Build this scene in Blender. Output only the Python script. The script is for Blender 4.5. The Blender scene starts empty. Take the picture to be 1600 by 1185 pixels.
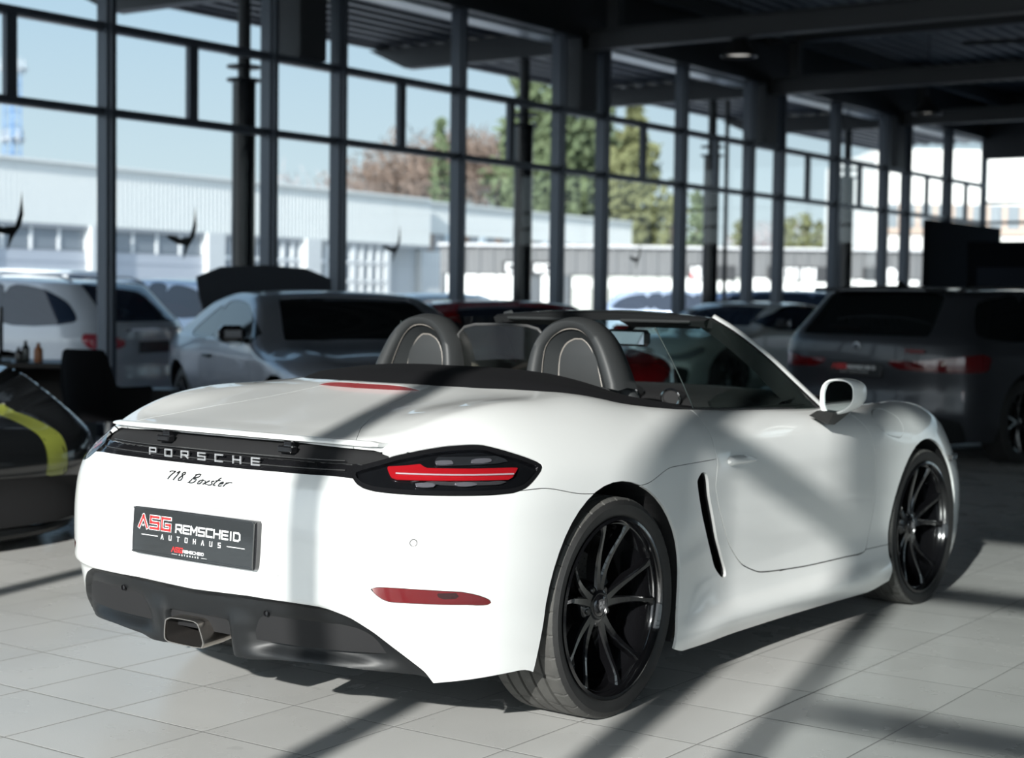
import bpy, math, random
import numpy as np
from mathutils import Vector, Matrix
SC = bpy.context.scene
COL = SC.collection

# ---------------------------------------------------------------- camera
# world space: y runs along the big window wall, x away from it, floor at z = 0; metres
cd = bpy.data.cameras.new('camera'); cam = bpy.data.objects.new('camera', cd); COL.objects.link(cam)
YAW, PITCH, ROLL, CAMH, FPX = 2.18722, 0.05165, 0.01359, 1.32085, 2549.57
Fw = Vector((math.cos(YAW)*math.cos(PITCH), math.sin(YAW)*math.cos(PITCH), -math.sin(PITCH)))
Rt = Vector((math.sin(YAW), -math.cos(YAW), 0)); Up = Rt.cross(Fw)
R2 = Rt*math.cos(ROLL)+Up*math.sin(ROLL); U2 = -Rt*math.sin(ROLL)+Up*math.cos(ROLL)
cam.matrix_world = Matrix(((R2.x, U2.x, -Fw.x, 0), (R2.y, U2.y, -Fw.y, 0), (R2.z, U2.z, -Fw.z, CAMH), (0, 0, 0, 1)))
cd.sensor_width = 36; cd.lens = FPX*36/1600; cd.clip_end = 600
cd.dof.use_dof = True; cd.dof.focus_distance = 4.75; cd.dof.aperture_fstop = 2.9
SC.camera = cam

# ---------------------------------------------------------------- sky, sun, exposure
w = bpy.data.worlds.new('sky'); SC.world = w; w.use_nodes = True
nt = w.node_tree; nt.nodes.clear()
o_ = nt.nodes.new('ShaderNodeOutputWorld'); bg = nt.nodes.new('ShaderNodeBackground')
tc = nt.nodes.new('ShaderNodeTexCoord'); sx = nt.nodes.new('ShaderNodeSeparateXYZ'); cr = nt.nodes.new('ShaderNodeValToRGB')
nt.links.new(tc.outputs['Generated'], sx.inputs[0]); nt.links.new(sx.outputs['Z'], cr.inputs[0])
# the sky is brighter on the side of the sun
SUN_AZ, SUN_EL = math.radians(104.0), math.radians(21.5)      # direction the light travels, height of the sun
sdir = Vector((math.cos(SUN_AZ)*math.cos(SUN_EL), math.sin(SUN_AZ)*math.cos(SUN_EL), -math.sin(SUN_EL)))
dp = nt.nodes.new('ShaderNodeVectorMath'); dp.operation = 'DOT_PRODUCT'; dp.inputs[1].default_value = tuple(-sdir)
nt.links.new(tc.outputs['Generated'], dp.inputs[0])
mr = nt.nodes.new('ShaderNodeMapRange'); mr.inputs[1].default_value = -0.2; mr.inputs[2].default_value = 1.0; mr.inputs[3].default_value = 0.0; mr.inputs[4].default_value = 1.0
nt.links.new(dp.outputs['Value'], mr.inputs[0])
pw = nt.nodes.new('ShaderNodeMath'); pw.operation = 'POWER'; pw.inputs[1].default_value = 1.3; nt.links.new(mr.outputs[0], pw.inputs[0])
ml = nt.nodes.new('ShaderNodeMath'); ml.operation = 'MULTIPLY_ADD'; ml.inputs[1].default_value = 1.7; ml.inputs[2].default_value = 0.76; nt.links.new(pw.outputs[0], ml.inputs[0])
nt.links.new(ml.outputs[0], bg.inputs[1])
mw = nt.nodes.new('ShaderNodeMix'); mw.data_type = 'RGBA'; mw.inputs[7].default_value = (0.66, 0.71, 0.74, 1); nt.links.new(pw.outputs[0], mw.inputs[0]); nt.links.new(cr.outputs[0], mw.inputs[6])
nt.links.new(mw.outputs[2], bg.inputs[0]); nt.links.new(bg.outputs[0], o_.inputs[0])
el = cr.color_ramp.elements
el[0].position = 0.0; el[0].color = (0.72, 0.83, 0.87, 1)
el[1].position = 0.9; el[1].color = (0.16, 0.33, 0.62, 1)
for p, c in ((0.06, (0.66, 0.82, 0.89, 1)), (0.16, (0.52, 0.72, 0.87, 1)), (0.35, (0.33, 0.55, 0.80, 1))):
    e = el.new(p); e.color = c
sd = bpy.data.lights.new('sun', 'SUN'); sun = bpy.data.objects.new('sun', sd); COL.objects.link(sun)
SUN_AZ, SUN_EL = math.radians(104.0), math.radians(21.5)      # direction the light travels, height of the sun
sdir = Vector((math.cos(SUN_AZ)*math.cos(SUN_EL), math.sin(SUN_AZ)*math.cos(SUN_EL), -math.sin(SUN_EL)))
sun.rotation_euler = (-sdir).to_track_quat('Z', 'Y').to_euler()
sd.energy = 6.0; sd.angle = math.radians(0.55); sd.color = (1.0, 0.975, 0.93)
SC.view_settings.view_transform = 'Standard'; SC.view_settings.look = 'None'
SC.view_settings.gamma = 1; SC.view_settings.use_curve_mapping = False
SC.view_settings.exposure = 0.45

# ---------------------------------------------------------------- materials
MATS = {}
def mat(name, col, rough=0.5, metal=0.0, coat=0.0, bump=None, trans=None, emis=None, spec=0.5, coat_r=0.03, var=None):
    if name in MATS: return MATS[name]
    m = bpy.data.materials.new(name); m.use_nodes = True; MATS[name] = m
    n = m.node_tree.nodes; l = m.node_tree.links; b = n['Principled BSDF']
    c4 = tuple(col)+(1,)
    b.inputs['Base Color'].default_value = c4; b.inputs['Roughness'].default_value = rough
    b.inputs['Metallic'].default_value = metal; b.inputs['Coat Weight'].default_value = coat
    b.inputs['Coat Roughness'].default_value = coat_r; b.inputs['Specular IOR Level'].default_value = spec
    t = n.new('ShaderNodeTexCoord'); nz = n.new('ShaderNodeTexNoise')
    l.new(t.outputs['Object'], nz.inputs['Vector'])
    sc, amt = var if var else (3.0, 0.03)
    nz.inputs['Scale'].default_value = sc; nz.inputs['Detail'].default_value = 5
    mx = n.new('ShaderNodeMix'); mx.data_type = 'RGBA'; mx.blend_type = 'MIX'
    mx.inputs[6].default_value = tuple(max(0, v*(1-amt)) for v in col)+(1,)
    mx.inputs[7].default_value = tuple(min(1, v*(1+amt)) for v in col)+(1,)
    l.new(nz.outputs['Fac'], mx.inputs[0]); l.new(mx.outputs[2], b.inputs['Base Color'])
    if bump:
        nb = n.new('ShaderNodeTexNoise'); nb.inputs['Scale'].default_value = bump[0]; nb.inputs['Detail'].default_value = 4
        l.new(t.outputs['Object'], nb.inputs['Vector'])
        bp = n.new('ShaderNodeBump'); bp.inputs['Strength'].default_value = bump[1]; bp.inputs['Distance'].default_value = bump[2] if len(bump) > 2 else 0.002
        l.new(nb.outputs['Fac'], bp.inputs['Height']); l.new(bp.outputs[0], b.inputs['Normal'])
    if emis:
        b.inputs['Emission Color'].default_value = tuple(emis[0])+(1,); b.inputs['Emission Strength'].default_value = emis[1]
    return m
def glassm(name, tint, amt=0.9, rough=0.0):
    """thin pane: mostly see-through, fresnel reflection"""
    if name in MATS: return MATS[name]
    m = bpy.data.materials.new(name); m.use_nodes = True; MATS[name] = m
    n = m.node_tree.nodes; l = m.node_tree.links; n.clear()
    o = n.new('ShaderNodeOutputMaterial'); t = n.new('ShaderNodeBsdfTransparent'); g = n.new('ShaderNodeBsdfGlossy')
    d = n.new('ShaderNodeBsdfDiffuse'); d.inputs[0].default_value = (0.02, 0.025, 0.025, 1)
    t.inputs[0].default_value = tuple(tint)+(1,); g.inputs['Roughness'].default_value = rough
    lw = n.new('ShaderNodeLayerWeight'); lw.inputs[0].default_value = 0.5
    p5 = n.new('ShaderNodeMath'); p5.operation = 'POWER'; p5.inputs[1].default_value = 4.5; l.new(lw.outputs['Facing'], p5.inputs[0])
    f = n.new('ShaderNodeMath'); f.operation = 'MULTIPLY_ADD'; f.inputs[1].default_value = 0.9; f.inputs[2].default_value = 0.045; l.new(p5.outputs[0], f.inputs[0])
    a = n.new('ShaderNodeMixShader'); a.inputs[0].default_value = 1-amt; l.new(t.outputs[0], a.inputs[1]); l.new(d.outputs[0], a.inputs[2])
    b = n.new('ShaderNodeMixShader'); l.new(f.outputs[0], b.inputs[0]); l.new(a.outputs[0], b.inputs[1]); l.new(g.outputs[0], b.inputs[2])
    l.new(b.outputs[0], o.inputs[0])
    return m

PAINT_WHITE = mat('white car paint', (0.75, 0.76, 0.75), 0.32, 0, 1.0)
GLOSS_BLACK = mat('gloss black plastic', (0.008, 0.008, 0.009), 0.12, 0, 0.6)
MATT_BLACK = mat('matt black plastic', (0.009, 0.010, 0.011), 0.42, spec=0.35, bump=(900, 0.25, 0.0004))
DEEP_BLACK = mat('black cavity', (0.006, 0.006, 0.007), 0.8)
TREAD = mat('dusty tread rubber', (.060, .059, .055), .75, bump=(200, .6, .0008), var=(18, .55))
RUBBER = mat('tyre rubber', (0.015, 0.015, 0.015), 0.62, bump=(260, 0.5, 0.0006), var=(14, 0.5))
WHEEL_BLACK = mat('gloss black wheel lacquer', (0.006, 0.006, 0.007), 0.14, 0.3, 1.0)
STEEL_DARK = mat('dark brake steel', (0.10, 0.10, 0.10), 0.35, 0.9)
CHROME = mat('bright chrome', (0.75, 0.75, 0.76), 0.08, 1.0)
EXH_STEEL = mat('brushed exhaust steel', (0.50, 0.46, 0.42), 0.28, 1.0, bump=(120, 0.3, 0.0005))
SOOT = mat('sooty pipe inside', (0.012, 0.010, 0.009), 0.7, 0.0)
RED_LENS = mat('red lens', (0.42, 0.010, 0.012), 0.10, 0, 1.0)
RED_BRIGHT = mat('bright red light bar', (0.85, 0.02, 0.03), 0.22, 0, 0.5)
FABRIC_BLACK = mat('black soft top canvas', (0.006, 0.006, 0.007), 0.9, spec=0.15, bump=(700, 0.4, 0.0005))
LEATHER = mat('grey black leather', (0.030, 0.032, 0.033), 0.5, spec=0.35, bump=(300, 0.3, 0.0005))
TRIM = mat('black interior trim', (0.014, 0.014, 0.015), 0.55, bump=(400, 0.3, 0.0004))
WHITE_INK = mat('white lettering', (0.82, 0.82, 0.82), 0.4)
RED_INK = mat('red lettering', (0.62, 0.03, 0.03), 0.4)
BLACK_INK = mat('black lettering', (0.01, 0.01, 0.01), 0.3)
LENS_CLEAR = glassm('smoked clear lens', (0.80, 0.80, 0.82), 1.0)
CAR_GLASS = glassm('green tinted car glass', (0.74, 0.83, 0.79), 0.99)
SHIELD_GLASS = glassm('windscreen glass', (0.74, 0.86, 0.81), 0.98)
DARK_GLASS = mat('dark privacy glass', (0.006, 0.008, 0.009), 0.04, 0, 0.0, spec=0.6)

# ---------------------------------------------------------------- object helpers
def put(o, parent=None, mats=None):
    COL.objects.link(o)
    if parent is not None: o.parent = parent
    if mats is not None:
        for m_ in (mats if isinstance(mats, (list, tuple)) else [mats]): o.data.materials.append(m_)
    return o
def tag(o, label=None, cat=None, group=None, kind=None):
    if label: o['label'] = label
    if cat: o['category'] = cat
    if group: o['group'] = group
    if kind: o['kind'] = kind
    return o
def empty(name, loc=(0, 0, 0), rz=0.0, parent=None):
    o = bpy.data.objects.new(name, None); COL.objects.link(o); o.location = loc; o.rotation_euler = (0, 0, rz)
    o.empty_display_size = 0.1
    if parent is not None: o.parent = parent
    return o
def mk(name, V, F, m, parent=None, smooth=True, ang=35, fm=None):
    me = bpy.data.meshes.new(name)
    me.from_pydata([tuple(map(float, v)) for v in V], [], [tuple(int(i) for i in f) for f in F])
    me.validate()
    o = bpy.data.objects.new(name, me)
    put(o, parent, m)
    if smooth:
        me.polygons.foreach_set('use_smooth', [True]*len(me.polygons))
        if ang: me.set_sharp_from_angle(angle=math.radians(ang))
    if fm is not None and len(fm) == len(me.polygons): me.polygons.foreach_set('material_index', fm)
    me.update()
    return o
class MB:
    """collects simple solids into one mesh"""
    def __init__(s): s.V = []; s.F = []; s.M = []
    def add(s, V, F, mi=0):
        n = len(s.V); s.V += [tuple(v) for v in V]; s.F += [tuple(i+n for i in f) for f in F]; s.M += [mi]*len(F); return s
    def box(s, c, d, rz=0.0, mi=0, bev=0.0, rx=0.0, ry=0.0):
        hx, hy, hz = d[0]/2, d[1]/2, d[2]/2
        M = Matrix.Rotation(rz, 3, 'Z') @ Matrix.Rotation(ry, 3, 'Y') @ Matrix.Rotation(rx, 3, 'X')
        if bev <= 0:
            P = [(x, y, z) for x in (-hx, hx) for y in (-hy, hy) for z in (-hz, hz)]
            Fc = [(0, 1, 3, 2), (4, 6, 7, 5), (0, 4, 5, 1), (2, 3, 7, 6), (0, 2, 6, 4), (1, 5, 7, 3)]
        else:
            b = min(bev, hx*.95, hy*.95, hz*.95); P = []; idx = {}
            for sx_ in (-1, 1):
                for sy_ in (-1, 1):
                    for sz_ in (-1, 1):
                        for a in range(3):
                            q = [sx_*(hx-b), sy_*(hy-b), sz_*(hz-b)]; q[a] += (sx_, sy_, sz_)[a]*b
                            idx[(sx_, sy_, sz_, a)] = len(P); P.append(tuple(q))
            Fc = []
            for a in range(3):
                u, v = (a+1) % 3, (a+2) % 3
                for sg in (-1, 1):
                    f = []
                    for su, sv in ((-1, -1), (1, -1), (1, 1), (-1, 1)):
                        k = [0, 0, 0]; k[a] = sg; k[u] = su; k[v] = sv; f.append(idx[(k[0], k[1], k[2], a)])
                    Fc.append(tuple(f if sg > 0 else f[::-1]))
            for a in range(3):      # edges along axis a
                u, v = (a+1) % 3, (a+2) % 3
                for su in (-1, 1):
                    for sv in (-1, 1):
                        def K(sa, ax):
                            k = [0, 0, 0]; k[a] = sa; k[u] = su; k[v] = sv; return idx[(k[0], k[1], k[2], ax)]
                        f = (K(-1, u), K(1, u), K(1, v), K(-1, v)); Fc.append(f if su*sv > 0 else f[::-1])
            for sx_ in (-1, 1):
                for sy_ in (-1, 1):
                    for sz_ in (-1, 1):
                        f = tuple(idx[(sx_, sy_, sz_, a)] for a in range(3)); Fc.append(f if sx_*sy_*sz_ > 0 else f[::-1])
        Vv = [tuple(M @ Vector(p)+Vector(c)) for p in P]
        return s.add(Vv, Fc, mi)
    def tube(s, P, r, n=10, mi=0, cap=True, closed=False):
        P = [Vector(p) for p in P]; V = []; N = len(P)
        rr = r if isinstance(r, (list, tuple)) else [r]*N
        up = None
        for i in range(N):
            a = P[(i-1) % N] if (i or closed) else P[i]; b = P[(i+1) % N] if (i < N-1 or closed) else P[i]
            t = (b-a).normalized()
            if up is None:
                up = Vector((0, 0, 1)) if abs(t.z) < 0.9 else Vector((1, 0, 0))
            u = (up-t*up.dot(t)).normalized(); v = t.cross(u); up = u
            for k in range(n):
                a_ = 2*math.pi*k/n; V.append(P[i]+(u*math.cos(a_)+v*math.sin(a_))*rr[i])
        Fc = []
        for i in range(N if closed else N-1):
            for k in range(n):
                a = i*n+k; b = i*n+(k+1) % n; c = ((i+1) % N)*n+(k+1) % n; d = ((i+1) % N)*n+k
                Fc.append((a, b, c, d))
        if cap and not closed: Fc.append(tuple(range(n))[::-1]); Fc.append(tuple((N-1)*n+k for k in range(n)))
        return s.add(V, Fc, mi)
    def lathe(s, prof, c=(0, 0, 0), axis='Z', n=32, mi=0):
        """prof: (r, h) list, revolved"""
        V = []
        for r, hh in prof:
            for k in range(n):
                a = 2*math.pi*k/n; x, y = r*math.cos(a), r*math.sin(a)
                V.append({'Z': (c[0]+x, c[1]+y, c[2]+hh), 'Y': (c[0]+x, c[1]+hh, c[2]+y), 'X': (c[0]+hh, c[1]+x, c[2]+y)}[axis])
        Fc = []
        for i in range(len(prof)-1):
            for k in range(n):
                f = (i*n+k, i*n+(k+1) % n, (i+1)*n+(k+1) % n, (i+1)*n+k)
                Fc.append(f if axis != 'Y' else f[::-1])
        return s.add(V, Fc, mi)
    def prism(s, P2, h0, h1, f, mi=0):
        """P2 polygon extruded; f(u,v,h)->xyz"""
        n = len(P2); V = [f(u, v, h0) for u, v in P2]+[f(u, v, h1) for u, v in P2]
        Fc = [tuple(range(n))[::-1], tuple(range(n, 2*n))]+[(i, (i+1) % n, n+(i+1) % n, n+i) for i in range(n)]
        return s.add(V, Fc, mi)
    def build(s, name, m, parent=None, smooth=False, ang=35):
        return mk(name, s.V, s.F, m, parent, smooth, ang, s.M if any(s.M) else None)
# ---------------------------------------------------------------- surface maths (pure numpy)
def pchip(xk, yk, x):
    """monotone cubic interpolation of table yk (n,...) at x"""
    xk = np.asarray(xk, float); yk = np.asarray(yk, float); x = np.asarray(x, float)
    h = np.diff(xk); d = np.diff(yk)/h
    m = np.zeros_like(yk)
    for i in range(1, len(xk)-1):
        if d[i-1]*d[i] > 0:
            w1 = 2*h[i]+h[i-1]; w2 = h[i]+2*h[i-1]
            m[i] = (w1+w2)/(w1/d[i-1]+w2/d[i])
    m[0] = d[0]; m[-1] = d[-1]
    x = np.clip(x, xk[0], xk[-1])
    i = np.clip(np.searchsorted(xk, x, side='right')-1, 0, len(xk)-2)
    t = (x-xk[i])/h[i]
    return ((2*t**3-3*t**2+1)*yk[i]+(t**3-2*t**2+t)*h[i]*m[i]+(-2*t**3+3*t**2)*yk[i+1]+(t**3-t**2)*h[i]*m[i+1])

def table2(xk, yk, Z, x, y):
    """tensor product smooth interpolation of Z[len(xk)][len(yk)] (Catmull-Rom both ways)"""
    Z = np.asarray(Z, float); xk = np.asarray(xk, float); yk = np.asarray(yk, float)
    def basis(k, v):
        v = np.clip(v, k[0], k[-1]); n = len(k)
        i = np.clip(np.searchsorted(k, v, side='right')-1, 0, n-2)
        h = k[i+1]-k[i]; t = (v-k[i])/h
        h00 = 2*t**3-3*t**2+1; h10 = (t**3-2*t**2+t)*h; h01 = -2*t**3+3*t**2; h11 = (t**3-t**2)*h
        im = np.maximum(i-1, 0); ip = np.minimum(i+2, n-1)
        a = h10/(k[i+1]-k[im]); b = h11/(k[ip]-k[i])
        return i, im, ip, h00-b, h01+a, -a, b     # weights at i, i+1, im, ip
    i, im, ip, wi, wi1, wm, wp = basis(xk, x)
    j, jm, jp, vj, vj1, vm, vp = basis(yk, y)
    def row(r): return Z[r, j]*vj+Z[r, j+1]*vj1+Z[r, jm]*vm+Z[r, jp]*vp
    return row(i)*wi+row(i+1)*wi1+row(im)*wm+row(ip)*wp

def smax(a, b, k):
    h = np.clip(0.5+0.5*(a-b)/k, 0, 1)
    return b+(a-b)*h+k*h*(1-h)

def sstep(a, b, x):
    t = np.clip((x-a)/(b-a), 0, 1); return t*t*(3-2*t)

def poly_sd(P, u, v):
    """signed distance to a closed 2D polygon (negative inside)"""
    P = np.asarray(P, float); u = np.asarray(u, float); v = np.asarray(v, float)
    d = np.full(u.shape, 1e9); inside = np.zeros(u.shape, bool)
    n = len(P)
    for i in range(n):
        a = P[i]; b = P[(i+1) % n]; e = b-a; L = e@e+1e-15
        t = np.clip(((u-a[0])*e[0]+(v-a[1])*e[1])/L, 0, 1)
        d = np.minimum(d, (u-a[0]-t*e[0])**2+(v-a[1]-t*e[1])**2)
        c = ((a[1] > v) != (b[1] > v)) & (u < (b[0]-a[0])*(v-a[1])/((b[1]-a[1]) if b[1] != a[1] else 1e-12)+a[0])
        inside ^= c
    d = np.sqrt(d)
    return np.where(inside, -d, d)

def smooth_poly(P, n=6):
    """closed Catmull-Rom through the points"""
    P = np.asarray(P, float); N = len(P); out = []
    for i in range(N):
        p0, p1, p2, p3 = P[i-1], P[i], P[(i+1) % N], P[(i+2) % N]
        d1 = np.linalg.norm(p2-p1)+1e-9
        m1 = (p2-p0)/(np.linalg.norm(p2-p0)+1e-9)*d1*0.6; m2 = (p3-p1)/(np.linalg.norm(p3-p1)+1e-9)*d1*0.6
        for k in range(n):
            t = k/n
            out.append((2*t**3-3*t**2+1)*p1+(t**3-2*t**2+t)*m1+(-2*t**3+3*t**2)*p2+(t**3-t**2)*m2)
    return np.array(out)

def open_curve(P, n=8):
    P = np.asarray(P, float); N = len(P); out = []
    for i in range(N-1):
        p1, p2 = P[i], P[i+1]; p0 = P[i-1] if i else p1; p3 = P[i+2] if i+2 < N else p2
        d1 = np.linalg.norm(p2-p1)+1e-9
        m1 = (p2-p0)/(np.linalg.norm(p2-p0)+1e-9)*d1; m2 = (p3-p1)/(np.linalg.norm(p3-p1)+1e-9)*d1
        for k in range(n):
            t = k/n
            out.append((2*t**3-3*t**2+1)*p1+(t**3-2*t**2+t)*m1+(-2*t**3+3*t**2)*p2+(t**3-t**2)*m2)
    out.append(P[-1])
    return np.array(out)

class Skin:
    """polygon mesh that can be split along the zero line of a field"""
    def __init__(s, V, Fc): s.V = np.asarray(V, float); s.F = Fc
    def cut(s, g):
        """g: values per vertex; returns (negative side, positive side)"""
        g = np.where(np.abs(g) < 1e-7, 1e-7, g)
        V = s.V.tolist(); cache = {}; neg = []; pos = []
        gl = g.tolist()
        for f in s.F:
            sg = [gl[i] > 0 for i in f]
            if all(sg): pos.append(f); continue
            if not any(sg): neg.append(f); continue
            a = []; b = []
            for k in range(len(f)):
                i = f[k]; j = f[(k+1) % len(f)]
                (b if sg[k] else a).append(i)
                if sg[k] != sg[(k+1) % len(f)]:
                    key = (i, j) if i < j else (j, i)
                    if key not in cache:
                        t = gl[i]/(gl[i]-gl[j]); p = [V[i][c]*(1-t)+V[j][c]*t for c in range(3)]
                        cache[key] = len(V); V.append(p)
                    a.append(cache[key]); b.append(cache[key])
            if len(a) > 2: neg.append(a)
            if len(b) > 2: pos.append(b)
        V = np.array(V)
        return Skin(V, neg).compact(), Skin(V, pos).compact()
    def compact(s):
        if not s.F: return Skin(np.zeros((0, 3)), [])
        used = sorted({i for f in s.F for i in f}); m = {o: n for n, o in enumerate(used)}
        return Skin(s.V[used], [[m[i] for i in f] for f in s.F])
    def mirror(s):
        V = s.V.copy(); V[:, 1] *= -1
        return Skin(V, [f[::-1] for f in s.F])
    def join(s, o):
        n = len(s.V)
        if n == 0: return o
        if len(o.V) == 0: return s
        return Skin(np.vstack([s.V, o.V]), s.F+[[i+n for i in f] for f in o.F])

def cast(F, O, D, tmax=3.0, n=60):
    """first root of F along rays (coarse march from outside in, then bisection)"""
    tmax = float(tmax); ts = np.linspace(tmax, 0.0, n)
    hi = np.full(len(O), tmax); lo = np.zeros(len(O)); done = np.zeros(len(O), bool)
    prev = np.full(len(O), tmax)
    for t in ts:
        P = O+D*t
        v = F(P[:, 0], P[:, 1], P[:, 2])
        hit = (~done) & (v <= 0)
        lo[hit] = t; hi[hit] = prev[hit]; done |= hit
        prev = np.where(done, prev, t)
    for _ in range(30):
        m = (lo+hi)/2; P = O+D*m[:, None]
        v = F(P[:, 0], P[:, 1], P[:, 2])
        lo = np.where(v <= 0, m, lo); hi = np.where(v <= 0, hi, m)
    return O+D*((lo+hi)/2)[:, None]

def ray_skin(F, xr, xf, z0, nfan, nside, th, tmax=2.5):
    """half shell (y>0) by shooting rays from a spine; th = elevation samples (rad)"""
    O = []; D = []
    cols = []
    for k in range(nfan):
        a = math.pi/2*k/nfan; cols.append(((xr, 0, z0), (-math.cos(a), math.sin(a))))
    for k in range(nside+1):
        cols.append(((xr+(xf-xr)*k/nside, 0, z0), (0, 1)))
    for k in range(1, nfan+1):
        a = math.pi/2*k/nfan; cols.append(((xf, 0, z0), (math.sin(a), math.cos(a))))
    for o, d in cols:
        for t in th:
            O.append(o); D.append((d[0]*math.cos(t), d[1]*math.cos(t), math.sin(t)))
    P = cast(F, np.array(O, float), np.array(D, float), tmax)
    m = len(th); V = P; Fc = []
    for i in range(len(cols)-1):
        for j in range(m-1):
            a = i*m+j; Fc.append([a, a+1, a+m+1, a+m])
    V[:, 1] = np.maximum(V[:, 1], 0)
    return Skin(V, Fc)
# ---------------------------------------------------------------- the white roadster's skin
# car space: x forward from rear axle, y sideways (half, mirrored), z up; metres
TX = [-1.05,-0.95,-0.85,-0.70,-0.50,-0.30,-0.10,0.13,0.40,0.80,1.20,1.70,2.05,2.30,2.475,2.70,2.90,3.10,3.30,3.45]
TY = [0,0.20,0.40,0.55,0.65,0.75,0.85,0.95]
TT = [
 [.80,.80,.795,.785,.765,.73,.68,.62],
 [.850,.850,.845,.832,.812,.775,.72,.65],
 [.888,.888,.882,.870,.852,.818,.765,.69],
 [.915,.915,.912,.908,.900,.868,.80,.72],
 [.948,.948,.951,.962,.958,.918,.840,.75],
 [.982,.981,.980,.988,.985,.945,.864,.77],
 [1.018,1.016,1.008,.998,.990,.955,.876,.78],
 [1.045,1.042,1.028,1.008,.990,.952,.876,.78],
 [1.02,1.02,1.01,.985,.962,.925,.862,.77],
 [.96,.96,.955,.948,.935,.908,.85,.76],
 [.93,.93,.925,.92,.912,.893,.84,.75],
 [.90,.90,.895,.89,.886,.876,.835,.75],
 [.885,.883,.875,.868,.875,.875,.838,.75],
 [.845,.842,.835,.842,.868,.880,.845,.76],
 [.815,.811,.805,.820,.858,.880,.848,.76],
 [.770,.766,.762,.780,.820,.850,.825,.75],
 [.720,.717,.712,.722,.755,.780,.770,.71],
 [.655,.652,.646,.648,.662,.675,.665,.62],
 [.56,.557,.55,.545,.545,.545,.53,.50],
 [.46,.46,.455,.45,.44,.43,.42,.40]]
WX = [-1.0,-0.30,0.0,0.30,0.60,0.85,1.20,1.60,2.00,2.475,2.80,3.45]
WW = [.900,.898,.902,.898,.878,.860,.856,.864,.880,.890,.888,.886]
# side inset by height for four kinds of section
SZ = [0.08,0.14,0.20,0.26,0.35,0.45,0.55,0.65,0.72,0.80,0.86,0.92,1.0]
S_REAR = [.10,.050,.030,.020,.010,.003,.000,.004,.012,.035,.075,.13,.22]
S_ARCH = [.06,.020,.008,.006,.004,.001,.000,.004,.012,.035,.075,.13,.22]
S_DOOR = [.06,.006,-.018,.014,.027,.018,.010,.006,.004,.020,.050,.10,.18]
S_FRNT = [.06,.030,.018,.012,.006,.001,.000,.006,.016,.040,.080,.14,.22]
SX = [-1.0,-0.45,0.0,0.35,0.62,0.95,1.60,1.95,2.3,2.475,2.8,3.45]
SS = [S_REAR,S_REAR,S_ARCH,S_ARCH,S_DOOR,S_DOOR,S_DOOR,S_DOOR,S_FRNT,S_FRNT,S_FRNT,S_FRNT]
RZ = [0.10,0.20,0.30,0.40,0.46,0.60,0.70,0.76,0.80,0.84,0.88,0.92,1.0]
RR = [.10,.055,.030,.012,.000,.000,.006,.018,.040,.075,.100,.12,.16]
FZ = [0.10,0.20,0.30,0.45,0.55,0.65,0.9]
FR = [.06,.02,.00,.01,.05,.12,.3]

def boxF(x, y, z):
    y = np.abs(y)
    W = pchip(WX, WW, x)
    yq = y+table2(SX, SZ, SS, x, z)
    rr = pchip(RZ, RR, z)
    # number plate recess
    rec = 0.030*sstep(.37, .275, y+0.25*(0.66-z))*sstep(.40, .50, z)*sstep(.705, .660, z)
    # lower bumper step under the body line
    rr = rr+rec+0.012*sstep(.445, .425, z)*sstep(.85, .75, y)
    xq = x-rr
    xcr, Lr = -0.12, 0.85; xcf, Lf = 2.25, 1.16; n = 3.3; nf = 3.4
    xf = x+pchip(FZ, FR, z)
    a = np.clip((xcr-xq)/Lr, 0, None); b = np.clip((xf-xcf)/Lf, 0, None); yy = np.clip(yq, 1e-4, None)/W
    Fp = np.where(x < 1.0, W*((yy**n+a**n)**(1/n)-1), W*((yy**nf+b**nf)**(1/nf)-1))
    T = table2(TX, TY, TT, x, y)
    # deck hump lines running back from the headrests
    Ft = (z-T)*0.97
    k = 0.05
    return smax(Fp, Ft, k)

def box_skin(q=1.0):
    th = np.radians(np.concatenate([np.linspace(-30, 60, int(150*q)), np.linspace(60, 90, int(40*q))[1:]]))
    return ray_skin(boxF, -0.35, 2.7, 0.45, int(80*q), int(300*q), th)
# ---------------------------------------------------------------- showroom shell
KW = 1.075; XW = -10.7*KW; MOD = .967*KW; Y0 = 9.2*KW; YE = 30.47*KW; YB = -3.2; XR = 8.5
def ZK(z): return CAMH+(z-CAMH)*KW
m_floor = bpy.data.materials.new('grey porcelain floor tiles'); m_floor.use_nodes = True
n = m_floor.node_tree.nodes; l = m_floor.node_tree.links; b = n['Principled BSDF']
tcn = n.new('ShaderNodeTexCoord'); mp_ = n.new('ShaderNodeMapping'); mp_.vector_type = 'POINT'
TS = .4066; mp_.inputs['Location'].default_value = (4.77496/TS, -3.81252/TS, 0); mp_.inputs['Scale'].default_value = (1/.41317, 1/.4, 1)
mp_.inputs['Location'].default_value = (4.77496/.41317, -3.81252/.4, 0)
l.new(tcn.outputs['Object'], mp_.inputs[0])
sp_ = n.new('ShaderNodeSeparateXYZ'); l.new(mp_.outputs[0], sp_.inputs[0])
def nm(op, a, b_=None, c=None):
    q = n.new('ShaderNodeMath'); q.operation = op
    for i, v in enumerate((a, b_, c)):
        if v is None: continue
        if isinstance(v, (int, float)): q.inputs[i].default_value = v
        else: l.new(v, q.inputs[i])
    return q.outputs[0]
def joint(o):
    f = nm('FRACT', o); d = nm('MINIMUM', f, nm('SUBTRACT', 1.0, f)); return d
dj = nm('MINIMUM', joint(sp_.outputs[0]), joint(sp_.outputs[1]))
line = nm('LESS_THAN', dj, .0060)
wn = n.new('ShaderNodeTexWhiteNoise'); wn.noise_dimensions = '2D'
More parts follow.
